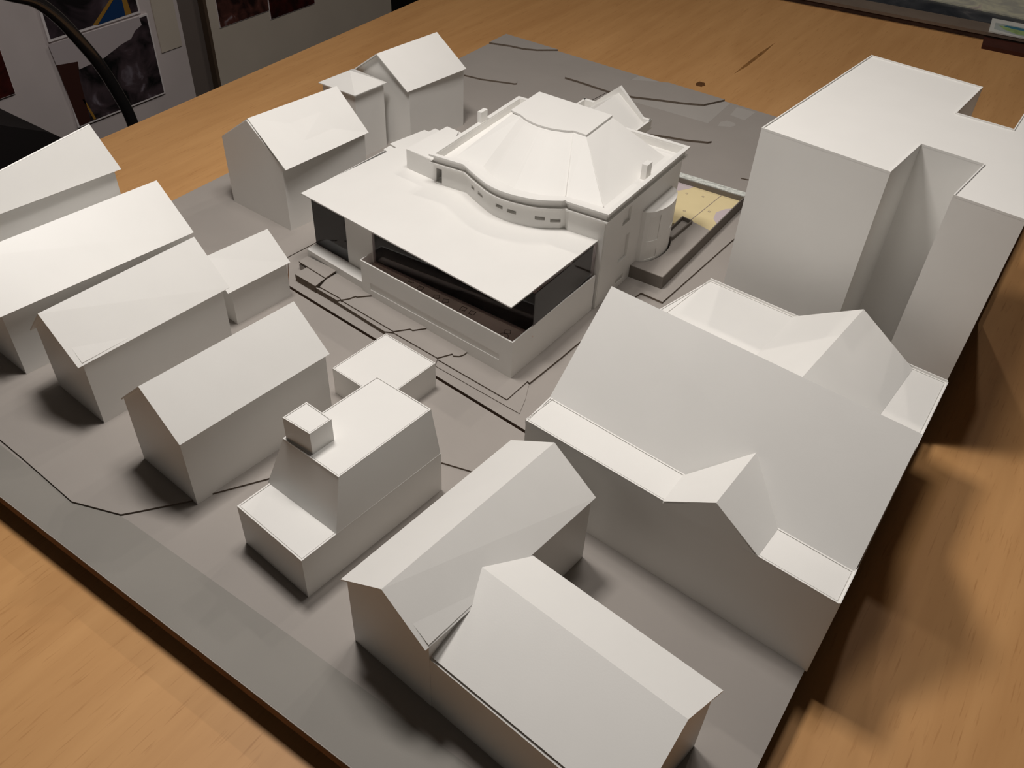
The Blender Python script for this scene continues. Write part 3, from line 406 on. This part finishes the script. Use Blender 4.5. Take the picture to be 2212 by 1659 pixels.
# block up to the eaves, then the ridge part, then roof sheets
MB().prism([fl[:2], fR[:2], br[:2], bl_[:2]], -.001, Hs - .001).build('walls', M_white, t)
mm = MB(); vs = [il, ir, bir, bil, rl, rr_]; vs = [Vector(v) - Vector((0, 0, .0016)) for v in vs]
for i in (0, 1, 2, 3): vs[i].z = Hs - .0022
mm.add(vs, [(0, 3, 2, 1), (0, 1, 5, 4), (3, 4, 5, 2), (0, 4, 3), (1, 2, 5)]).build('end_walls', M_white, t)
MB().slab([rl, rr_, ir, il], T).build('main_slope', M_white, t)
MB().slab([rl, rr_, bir, bil], T).build('rear_slope', M_white, t)
flat_top([fl, fR, ir, il], Hs, t, 'front_flat_roof')
flat_top([bil, bir, br, bl_], Hs, t, 'rear_flat_roof')
# raised card rim visible along the flat roofs
MB().wall(br, fR, -.001, Hs + .0012, .0010).build('side_rim', M_white, t)
MB().wall(bl_, br, Hs - .004, Hs + .0022, .0011).wall(fl, bl_, Hs - .004, Hs + .0006, .0005).build('roof_rim', M_white, t)
# front dormer: gable flush with the wall, two little slopes dying into the main slope
MB().slab([d0, dp, vp, v0], .0009).build('dormer_slope', M_white, t)
MB().slab([dp, d1, v1, vp], .0009).build('dormer_slope', M_white, t)
e = .0004
MB().add([d0 + Vector((0, 0, -.002)), d1 + Vector((0, 0, -.002)), dp + Vector((0, 0, -.0006)), v0 + Vector((0, .001, -.002)), v1 + Vector((0, .001, -.002)), vp + Vector((0, 0, -.0012))],
         [(0, 1, 2), (3, 5, 4), (0, 2, 5, 3), (2, 1, 4, 5), (1, 0, 3, 4)]).build('dormer_wall', M_white, t)
# rear dormer
zp = .1195; pk = Vector(h['bdp_0.12']); pk = Vector((pk.x, (bd0.y + bd1.y) / 2 + .0015, pk.z))
pk = Vector(D['H7']['bdp_0.12'])
sl_b = (rl.z - Hs) / (bil.y - rl.y)
yin = bil.y - (pk.z - Hs) / sl_b
vpb = Vector((pk.x - .012, yin - .012, pk.z)); q0 = Vector((bd0.x - .007, bil.y - .006, Hs)); q1 = Vector((bd1.x - .007, bir.y - .002, Hs))
MB().slab([bd0, pk, vpb, q0], .0009).build('dormer_slope', M_white, t)
MB().slab([pk, bd1, q1, vpb], .0009).build('dormer_slope', M_white, t)
dn = lambda v, z: Vector((v.x, v.y, v.z - z))
MB().add([dn(bd0, .002), dn(bd1, .002), dn(pk, .0006), dn(q0, .002), dn(q1, .002), dn(vpb, .0012)], [(0, 2, 1), (3, 4, 5), (0, 3, 5, 2), (2, 5, 4, 1), (1, 4, 3, 0)]).build('dormer_wall', M_white, t)

# H8: tower
h = D['T']; Ht = h['H']; t = thing('tower_block', 'tallest white card block with notched flat roof and low rim', 'model building', (.8, -.42, 0))
P = [Vector(p[:2]) for p in h['p']] + [Vector((.8645, -.30)), Vector((xr - .0005, -.302))] + [Vector((xr - .0005, h['q'][0][1]))] + [Vector(p[:2]) for p in h['q'][1:]]
MB().prism(P, -.0005, Ht - .0022).build('walls', M_white, t)
MB().ring(P, .0011, Ht - .0024, Ht).build('roof_rim', M_white, t)
MB().prism(offset(P, .0012), Ht - .0024, Ht - .0013).build('roof', M_white, t)

# ================================================================ the theatre
t = thing('theatre', 'detailed white model theatre with curved cornice, hipped dome roof and glazed foyer', 'model building', (.45, -.6, .004))
par = [Vector(p[:2]) for p in TH_['par']]
def refine(poly, i0, i1, n):             # Catmull-Rom through poly[i0..i1]
    out = list(poly[:i0]); 
    for i in range(i0, i1):
        p0, p1, p2, p3 = poly[max(i - 1, i0)], poly[i], poly[i + 1], poly[min(i + 2, i1)]
        for k in range(n):
            u = k / n; out.append(.5 * ((2 * p1) + (-p0 + p2) * u + (2 * p0 - 5 * p1 + 4 * p2 - p3) * u * u + (-p0 + 3 * p1 - 3 * p2 + p3) * u ** 3))
    return out + list(poly[i1:])
parS = refine(par, 1, 7, 6)              # the swelling front from the kink to the joint
parS = [p for i, p in enumerate(parS) if not any((p - q).length < .0008 for q in parS[:i])]
wallP = offset(parS, .0048)
body = MB().prism(wallP, .002, .1172).build('main_walls', M_white, t)
cuts = []
for w3 in TH_['win']:                    # windows of the curved wall: shallow recesses
    a, b_, c = [Vector(p[:3]) for p in w3]; d = (c - b_); d.z = 0; dd = d.normalized(); nn = Vector((-dd.y, dd.x, 0)); hgt = .0042
    z0 = min(b_.z, c.z) - .0002; P4 = [b_ - nn * .012, c - nn * .012, c + nn * .0035, b_ + nn * .0035]
    m_ = MB().prism([p[:2] for p in P4], z0, z0 + hgt); cuts.append((m_.v, m_.f))
xf = min(p.x for p in wallP if p.x > .54)
fw = TH_['fw']
def fwin(y0, y1, z0, z1, dep=.0022):
    m_ = MB().box(xf - dep, xf + .01, y0, y1, z0, z1); return (m_.v, m_.f)
cuts += [fwin(-.5713, -.5535, .0905, .1085), fwin(-.6105, -.6000, .0813, .0975), fwin(-.5696, -.5500, .0406, .0725), fwin(-.6077, -.5976, .0298, .0405), fwin(-.5688, -.5515, .0120, .0185)]
mD = MB().box(.3335, .3440, -.64, -.612, .093, .1115); cuts.append((mD.v, mD.f))
cut(body, cuts)
for p in body.data.polygons: p.use_smooth = False
# corner pilaster strip on the side front, doorway block and low wall on the roof terrace
MB().box(xf - .0003, xf + .0012, -.6125, -.5930, .004, .1172).build('pilaster', M_white, t)
corn = offset(parS, -.0002)
MB().prism(offset(parS, .0004), .1172, .1190).build('cornice', M_white, t)
MB().ring(offset(parS, .0036), .0018, .1186, .1272).build('parapet', M_white, t)
MB().ring(parS, .0052, .1268, .1290).build('parapet_coping', M_white, t)
# roof: hipped, with a curved front slope, cut off by a thick flat cap
rb = [Vector(p) for p in TH_['rb']]; cap = [Vector(p) for p in TH_['cap']]
zr0 = .1188; zc_ = .1532
botL = [rb[0], rb[1]] + rb[2:9] + [rb[9], rb[10], Vector((.344, -.452, .12))]
topL = [cap[0], cap[11], cap[10], cap[9], cap[8], cap[7], cap[6], cap[5], cap[4], cap[3], cap[2], cap[1]]
# same number of points below and above: corner, bay start, 7 bay points, corner, back right, back left
bot_ = [rb[0], rb[1], rb[2], rb[3], rb[4], rb[5], rb[6], rb[7], rb[8], rb[9], rb[10], Vector((.344, -.4520, .12))]
def lerp(a, b, u): return a + (b - a) * u
tb_ = [cap[11], cap[10], cap[9], cap[8], cap[7], cap[6], cap[5], cap[4]]
def resample(P, n):
    Ls = [0]; 
    for i in range(len(P) - 1): Ls.append(Ls[-1] + (P[i + 1] - P[i]).length)
    out = []
    for k in range(n):
        s = Ls[-1] * k / (n - 1); i = max(j for j in range(len(Ls)) if Ls[j] <= s + 1e-12); i = min(i, len(P) - 2); out.append(lerp(P[i], P[i + 1], (s - Ls[i]) / (Ls[i + 1] - Ls[i])))
    return out
NB = 25
bb = resample(rb[1:9], NB); tt = resample(tb_, NB)
bot2 = [rb[0]] + bb + [rb[9], rb[10], Vector((.344, -.4520, .12))]
top2 = [cap[0] + Vector((.003, .002, 0))] + tt + [cap[3], cap[2], cap[1]]
n = len(bot2); cxm = Vector((.42, -.50, 0))
def inw(p, k): q = Vector((p.x, p.y, 0)); q = q + (cxm - q).normalized() * k; return q
vs = [Vector((p.x, p.y, zr0)) for p in bot2] + [Vector((inw(p, .0006).x, inw(p, .0006).y, zc_)) for p in top2]
mesh('hipped_roof', vs, [tuple(range(n))[::-1], tuple(range(n, 2 * n))] + [(i, (i + 1) % n, n + (i + 1) % n, n + i) for i in range(n)], M_white, t)
cp = [cap[0], cap[1], cap[2], cap[3]] + list(reversed(resample(tb_, 25))) 
MB().slab([(p.x, p.y, .1555) for p in cp], .0022, (0, 0, -1)).build('roof_cap', M_white, t)
# thin bead where the curved slope sheet stands on the flat
def chimney(P, z0, z1, x0, x1, y0, y1): MB().box(x0, x1, y0, y1, z0, z1).build('chimney', M_white, t)
chimney(0, .1188, .1372, .5366, .5432, -.5147, -.5028)
chimney(0, .1188, .1420, .3252, .3308, -.5335, -.5206)
# seam strips on the roof
MB().tube([bb[-1] + Vector((0, 0, .0)), tt[-1] - Vector((0, .0006, .0025))], .0004, 6).build('roof_seam', M_white, t)
MB().tube([rb[9], cap[3] - Vector((0, 0, .0028))], .0005, 6).build('roof_seam', M_white, t)
# rear portico with pediment
p_ = TH_['port']; x0, x1 = .3955, .4815; yb = -.3945
MB().box(x0, x1, -.4335, yb - .0005, .002, .1172).build('portico_walls', M_white, t)
MB().box(x0 - .0042, x1 + .0042, -.4335, yb + .0035, .1172, .1188).build('portico_cornice', M_white, t)
pe = Vector(TH_['peak']); yt = -.3945
MB().add([(x, y, z) for y in (yt - .0045, yt) for (x, z) in ((.3910, .1188), (.4860, .1188), (.4860, .1300), (.4752, .1300), (pe.x, .1600), (.4058, .1300), (.3910, .1300))],
         [tuple(range(7)), tuple(range(7, 14))[::-1]] + [(i, (i + 1) % 7, 7 + (i + 1) % 7, 7 + i) for i in range(7)]).build('pediment', M_white, t)
ax, az = pe.x, .1520
MB().add([(.4035, yt - .0040, .1240), (ax, yt - .0040, az), (.4780, yt - .0040, .1240), (.4035, -.470, .1240), (ax, -.470, az), (.4780, -.470, .1240)],
         [(0, 1, 2), (3, 5, 4), (0, 3, 4, 1), (1, 4, 5, 2), (0, 2, 5, 3)]).build('portico_roof', M_white, t)
MB().box(.4835, .4862, -.4320, -.3948, .1188, .1300).build('portico_parapet', M_white, t)
MB().box(.3908, .3935, -.4320, -.3948, .1188, .1300).build('portico_parapet', M_white, t)
# half round stair tower on the side front
ctz = .0868
MB().prism([(.5490, arc[0][1])] + arc + [(.5490, arc[-1][1])], .004, ctz - .0008).build('stair_tower', M_white, t)
st_o = [o for o in C.objects if o.name.startswith('stair_tower')][0]
cc2 = []
for (a0, a1, z0, z1) in ((-62, -30, .0465, .079), (8, 40, .050, .066), (-60, -28, .0222, .034)):
    a0, a1 = math.radians(a0), math.radians(a1); N = 5; pts = []
    for k in range(N + 1):
        a = a0 + (a1 - a0) * k / N; pts.append((.5495 + .0177 * math.cos(a), -.4865 + .0357 * math.sin(a)))
    for k in range(N, -1, -1):
        a = a0 + (a1 - a0) * k / N; pts.append((.5495 + .025 * math.cos(a), -.4865 + .045 * math.sin(a)))
    m_ = MB().prism(pts, z0, z1); cc2.append((m_.v, m_.f))
cut(st_o, cc2)
# foyer: plinth, roof sheet, parapets, glazing, floor with its printed plan
dk = [Vector(p[:2]) for p in TH_['deck']]
deckP = dk[:3] + dk[3:10] + [Vector((.30, -.512)), Vector((.345, -.56)), Vector((.545, -.56)), dk[10]]
MB().prism(deckP, .0905, .0920).build('roof_terrace', M_white, t)
bk = [Vector(p[:2]) for p in TH_['blk']]
kb = [bk[0], bk[1], bk[2], Vector((.3265, -.6225))]
MB().prism([kb[0], kb[1], kb[2], Vector((.3325, -.60)), Vector((.3300, -.6222))], .0915, .1165).build('roof_block', M_white, t, 'low white block standing on the flat roof')
MB().wall((.2879, -.6207), (.3335, -.6232), .0915, .1160, .0010).wall((.3430, -.6225), (.3465, -.6226), .0915, .1160, .0010).build('terrace_screen', M_white, t)
MB().prism([(.2885, -.60), (.305, -.60), (.305, -.545), (.2885, -.545)], .004, .0905).build('rear_core', M_white, t)
MB().prism([(.2338, -.588), (.2445, -.590), (.246, -.532), (.31, -.508), (.36, -.50), (.36, -.60), (.30, -.62), (.2338, -.60)], .003, .0905).build('rear_wing', M_white, t)
sb = [p[:2] for p in TR['slab']]
ys = lambda x: sb[0][1] + (x - sb[0][0]) * (sb[2][1] - sb[0][1]) / (sb[2][0] - sb[0][0])
MB().prism([(sb[0][0], sb[0][1]), (.3270, ys(.3270)), (.3270, -.700), (sb[0][0], -.690)], .0030, .019).build('plinth', M_white, t)
c0, lft, rgt = [Vector(p[:2]) for p in TR['bal']]
hb = .0502; fd = (c0 - lft).normalized(); rd = (rgt - c0).normalized()
fwall = MB().wall(lft, c0, .0025, hb, .0016).build('foyer_front_wall', M_white, t)
gr = [Vector(p[:3]) for p in TR['groove']]; o1 = Vector((fd.y, -fd.x))
sA = lft + fd * .0128; sB = lft + fd * .1975
m_ = MB().add([(p.x, p.y, z) for (p, z) in [(sA + o1 * .01, .0166), (sB + o1 * .01, .0188), (sB - o1 * .0009, .0188), (sA - o1 * .0009, .0166), (sA + o1 * .01, .0262), (sB + o1 * .01, .0270), (sB - o1 * .0009, .0270), (sA - o1 * .0009, .0262)]],
              [(3, 2, 1, 0), (4, 5, 6, 7), (0, 1, 5, 4), (1, 2, 6, 5), (2, 3, 7, 6), (3, 0, 4, 7)])
cut(fwall, [(m_.v, m_.f)])
MB().wall(c0 + Vector((-.0016, 0)) * 0, rgt, .0025, hb + .0003, .0015).build('foyer_side_wall', M_white, t)
MB().wall(lft + Vector((0, .0010)), lft + Vector((.0006, .0180)), .0045, hb, -.0012 * -1).build('foyer_return_wall', M_white, t)
yg = -.7345; zfl = .0375
MB().prism([lft + Vector((.0017, .0017)), c0 + Vector((-.0017, .0017)), (.5465, -.63), (.36, -.63), (.3315, -.70)], .0355, zfl).build('foyer_floor', M_planpaper, t, 'brown printed floor plan')
MB().prism([(.236, -.72), (.3275, -.727), (.3275, -.62), (.236, -.60)], .0185, .0196).build('foyer_floor', M_planlight, t)
cpk = TR['carpet']; z = zfl
MB().prism([(p[0], p[1]) for p in cpk], z - .0002, z + .00015).build('printed_carpet', M_purple, t, 'dark purple area of the printed floor')
MB().prism([(.3345, -.7020), (.5008, -.7145), (.5008, -.6650), (.3349, -.655)], z - .0002, z + .0001).build('printed_carpet', M_purple2, t)
MB().prism([(.3485, -.7010), (.5008, -.7120), (.5008, -.7010), (.3510, -.6905)], z, z + .0002).build('printed_carpet', M_purple, t)
MB().prism([(.3554, -.7270), (.4798, -.7278), (.4803, -.7316), (.3560, -.7309)], z, z + .0003).build('printed_carpet', M_planlight, t)
MB().prism([(.3315, -.7352), (.545, -.7352), (.545, -.7338), (.3315, -.7338)], z - .0001, z + .0008).build('glass_rail', M_planpaper, t)
for (x, y, z_) in TR['chairs']:
    a = .5 if int(x * 1000) % 2 else .15; c_, s_ = math.cos(a) * .0032, math.sin(a) * .0032
    MB().ring([(x + c_ - s_, y + s_ + c_), (x - c_ - s_, y - s_ + c_), (x - c_ + s_, y - s_ - c_), (x + c_ + s_, y + s_ - c_)], .0005, z, z + .0002).build('printed_chair', M_ink, t)
MB().ring(blob(.5205, -.7515, .0052, .0046, 0, 22, 0), .0004, z, z + .0002).build('printed_table', M_ink, t)
def text(body, loc, rot, size, m, parent, name='printed_lettering'):
    cu = bpy.data.curves.new(name, 'FONT'); cu.body = body; cu.size = size; cu.extrude = .0001
    o = bpy.data.objects.new(name, cu); C.objects.link(o); bpy.context.view_layer.update()
    me = bpy.data.meshes.new_from_object(o.evaluated_get(bpy.context.evaluated_depsgraph_get())); bpy.data.objects.remove(o, do_unlink=True); bpy.data.curves.remove(cu)
    me.materials.append(m); o = bpy.data.objects.new(name, me); C.objects.link(o); o.parent = parent
    o.location = V(loc) - LOC[parent]; o.rotation_euler = (0, 0, rot); return o
text('Runnal', (.4350, -.7528, z + .0002), -.09, .0085, M_ink, t)
text('duran', (.5085, -.7105, z + .0002), -.09, .0070, M_ink, t)
def pane(a, b_, z0, z1): MB().wall(a, b_, z0, z1, .0008).build('glass_pane', M_glass, t)
pane((.3318, yg), (.5440, yg), zfl + .0006, .0904)
pane((.5440, yg + .0012), (.5458, -.6185), hb + .0006, .0904)
pane((.2330, -.7252), (.2888, -.7305), .0191, .0904)
MB().wall((.2335, -.7240), (.2375, -.6000), .0191, .0904, -.0008 * -1).build('side_wall', M_white, t)
MB().wall((.2890, -.7305), (.3318, -.7345), .0191, .0904, .0012).build('foyer_panel', M_white, t, 'blank white wall panel')
MB().wall((.3305, -.7345), (.3345, -.640), .0196, .0904, .0012 * 1).build('foyer_partition', M_white, t)
MB().wall((.3430, -.64), (.540, -.66), zfl, .0900, .0012).build('foyer_back_wall', M_white, t)

# ================================================================ things in the background
def panel(name, label, cat, y0, y1, z0, z1, x, th, m, group=None):
    o = MB().box(x - th, x, y0, y1, z0, z1).build(name, m); return tag(o, label, cat, group)
xb = -.952
tag(MB().box(xb - .02, xb - .004, -1.6, .012, -.75, .75).build('pinboard', M_pinA), 'pale pinboard panel behind the black chair, hung with large photo prints', 'pinboard')
pb = thing('pinboard', 'beige pinboard panel to the right of the dark gap in the wall', 'pinboard', (xb, .42, -.7))
MB().box(xb - .02, xb - .001, .090, .772, -.70, .75).build('board', M_pinB, pb)
MB().box(xb - .02, xb, .083, .092, -.70, .75).build('edge_trim', M_edge, pb)
tag(MB().box(xb - .02, xb - .012, .775, 1.7, -.72, .8).build('dark_panel', M_black if False else M_seat), 'black panel on the wall behind the far table corner', 'panel')
tag(MB().prism([(xb - .004, .000), (xb - .001, .000), (xb - .001, -.060), (xb - .004, -.060)], -.258, .3).build('paper_strip', M_pinB), 'narrow beige paper strip hanging beside the dark wall gap', 'paper')
def pmat(name, c0, c1, c2, scale, seed):
    m = bpy.data.materials.new(name); m.use_nodes = True; nt = m.node_tree; b_ = nt.nodes['Principled BSDF']; tc = nt.nodes.new('ShaderNodeTexCoord')
    mp = nt.nodes.new('ShaderNodeMapping'); mp.inputs['Location'].default_value = (seed, seed * 1.7, seed * .3); nt.links.new(tc.outputs['Object'], mp.inputs['Vector'])
    n_ = nt.nodes.new('ShaderNodeTexNoise'); n_.inputs['Scale'].default_value = scale; n_.inputs['Detail'].default_value = 6; n_.inputs['Distortion'].default_value = .8; nt.links.new(mp.outputs['Vector'], n_.inputs['Vector'])
    r = nt.nodes.new('ShaderNodeValToRGB'); r.color_ramp.elements[0].position = .38; r.color_ramp.elements[0].color = (*c0, 1); r.color_ramp.elements[1].position = .62; r.color_ramp.elements[1].color = (*c1, 1)
    e_ = r.color_ramp.elements.new(.74); e_.color = (*c2, 1)
    nt.links.new(n_.outputs['Fac'], r.inputs['Fac']); nt.links.new(r.outputs['Color'], b_.inputs['Base Color']); b_.inputs['Roughness'].default_value = .35; return m
def ghost(name, label, y0, y1, z0, z1, mats, border=.008, tilt=0, extra=()):
    p = thing(name, label, 'photo', (xb, (y0 + y1) / 2, z0))
    MB().box(xb - .003, xb + .0015, y0, y1, z0, z1).build('paper', M_paper, p)
    MB().box(xb + .0010, xb + .0020, y0 + border, y1 - border, z0 + border, z1 - border).build('picture', mats, p)
    for nm, poly, m in extra:
        MB().add([(xb + .0021 if k == 0 else xb + .0026, y, z) for k in (0, 1) for (y, z) in poly],
                 [tuple(range(len(poly))), tuple(range(len(poly), 2 * len(poly)))[::-1]] + [(i, (i + 1) % len(poly), len(poly) + (i + 1) % len(poly), len(poly) + i) for i in range(len(poly))]).build(nm, m, p)
M_pic = pmat('dark violet photo', (.012, .010, .011), (.065, .045, .055), (.12, .10, .12), 14, 1.3)
M_pic2 = pmat('dark room photo', (.008, .008, .008), (.075, .052, .060), (.25, .22, .26), 18, 4.1)
M_pic3 = pmat('red brown photo', (.02, .010, .009), (.12, .045, .035), (.35, .30, .33), 26, 7.7)
M_red = pmat('dark red photo', (.02, .006, .005), (.07, .012, .010), (.22, .05, .03), 24, 2.9)
M_blue = mat('blue print', (.012, .045, .14), .4, .3); M_yel = mat('ochre print', (.36, .19, .035), .4, .3); M_dkred = mat('dark red wall print', (.05, .018, .014), .5, .3); M_lil = mat('pale lilac sky print', (.50, .44, .45), .5, .3)
PX = X['px']
ghost('photo_print', 'photo print with a blue triangle edged in yellow, upper one behind the chair arm', -.329, -.094, -.1545, .03, M_pic, border=.0055,
      extra=(('blue_shape', PX['blue'], M_blue), ('yellow_edge', PX['yel1'], M_yel), ('yellow_edge', PX['yel2'], M_yel)))
ghost('photo_print', 'photo print of a dark street scene, lower one behind the chair arm', -.3215, -.0775, -.3515, -.1600, M_pic2, border=.004,
      extra=(('sky', PX['sky'], M_lil), ('red_building', PX['redb'], M_dkred), ('orange_strip', PX['orange'], M_yel)))
ghost('photo_print', 'photo print cut off by the left picture edge above the chair', -.66, -.434, -.232, -.08, M_red, border=.001)
ghost('photo_print', 'photo print with red and white shapes, left one on the beige pinboard', .120, .286, -.248, -.08, M_pic3, border=.001)
ghost('photo_print', 'very dark red photo print, right one on the beige pinboard', .288, .452, -.272, -.09, M_red, border=.001)
# chair
ch = thing('chair', 'black chair with glossy curved armrest behind the table corner', 'chair', (-.5, -.75, ZF))
arm = [Vector(p) for p in X['arm']]
MB().tube([Vector((-.47, arm[0].y - .22, arm[0].z - .02)), Vector((-.44, arm[0].y - .10, arm[0].z + .015))] + refine([Vector(p) for p in arm], 0, len(arm) - 1, 4) + [Vector((-.42, -.517, -.30)), Vector((-.42, -.52, -.5)), Vector((-.42, -.53, -.74))], .0098, 20).build('armrest', M_black, ch, 'glossy black tube armrest')
smooth([o for o in C.objects if o.name.startswith('armrest')][0])
prof = [(-1.22, .015), (-.95, -.004), (-.731, -.030), (-.665, -.066), (-.640, -.088), (-.632, -.115), (-.645, -.140), (-.80, -.15), (-1.22, -.15)]
MB().add([(x, y, z) for x in (-.80, -.42) for (y, z) in prof], [tuple(range(9)), tuple(range(9, 18))[::-1]] + [(i, (i + 1) % 9, 9 + (i + 1) % 9, 9 + i) for i in range(9)]).build('seat', M_seat, ch, 'black padded seat')
for (lx, ly) in ((-.72, -1.2), (-.44, -1.2), (-.70, -.68)): MB().tube([(lx, ly, ZF), (lx, ly, -.13)], .010, 12).build('leg', M_black, ch)
# board with drawings lying at the back of the table
f0, f1, f2 = [Vector(p[:2]) for p in X['fb']]; fd2 = (f2 - f0).normalized(); fn = Vector((-fd2.y, fd2.x))
P0 = f0 - fd2 * .25; P1 = f0 + fd2 * .95
bp = thing('display_board', 'grey brown board with a dark printed plan lying at the back of the table', 'board', (P0.x, P0.y, zt))
MB().prism([P0 + fn * .004, P1 + fn * .004, P1 + fn * .62, P0 + fn * .62], zt, -.018).build('backing', M_under, bp)
MB().prism([P0, P1, P1 + fn * .63, P0 + fn * .63], -.018, -.012).build('board', M_sheet, bp)
M_plan = pmat('dark blue plan print', (.022, .026, .034), (.06, .064, .072), (.16, .15, .15), 16, 5.2)
k0 = P0 + fn * .050
MB().prism([k0, P1 + fn * .062, P1 + fn * .60, P0 + fn * .60], -.0122, -.0114).build('printed_plan', M_plan, bp, 'dark blue grey plan print')
tag(MB().prism([f0 + fd2 * .235 + fn * .135, f0 + fd2 * .62 + fn * .105, f0 + fd2 * .62 + fn * .40, f0 + fd2 * .24 + fn * .42], -.0113, -.0085).build('drawing_sheet', pmat('cream drawing', (.45, .44, .38), (.66, .64, .48), (.50, .42, .40), 30, 3.3)), 'cream drawing sheet lying on the dark plan in the top right corner', 'paper')
ca = [Vector(p[:2]) for p in X['card']]
c1 = f0 + fd2 * .3955 - fn * .002
cdq = [c1, c1 + fd2 * .16, c1 + fd2 * .16 + fn * .085, c1 + fn * .085]
card = thing('picture_card', 'small white card with a green and blue landscape at the right board edge', 'card', (c1.x, c1.y, -.0113))
MB().prism(cdq, -.0112, -.0088).build('card', mat('white card print', (.62, .62, .58), .5, .3, noise=.05, nscale=40), card)
M_green = mat('green hill print', (.30, .42, .17), .5, .3, noise=.25, nscale=60); M_sky = mat('blue hill print', (.045, .17, .25), .5, .3); M_cloud = mat('grey cloud print', (.40, .44, .42), .5, .3, noise=.1)
def cq(u, v): return c1 + fd2 * u + fn * v
MB().prism([cq(.008, .018), cq(.05, .006), cq(.15, .006), cq(.15, .06), cq(.008, .06)], -.0089, -.0087).build('grey_print', M_cloud, card)
MB().prism([cq(.016, .044), cq(.028, .026), cq(.05, .012), cq(.15, .010), cq(.15, .044), cq(.04, .052)], -.0087, -.0085).build('green_print', M_green, card)
MB().prism([cq(.024, .046), cq(.04, .040), cq(.15, .032), cq(.15, .044), cq(.045, .054), cq(.03, .053)], -.0085, -.0083).build('blue_print', M_sky, card)
mq0 = f0 + fd2 * .3920
tag(MB().prism([mq0 - fn * .052, mq0 + fd2 * .2 - fn * .058, mq0 + fd2 * .2 - fn * .001, mq0 - fn * .001], zt, -.021).build('painted_shadow_slab', M_maroon), 'flat dark maroon slab painted as the shadow below the picture card', 'painted shadow')  # dark slab stands in for the shadow of the board and card
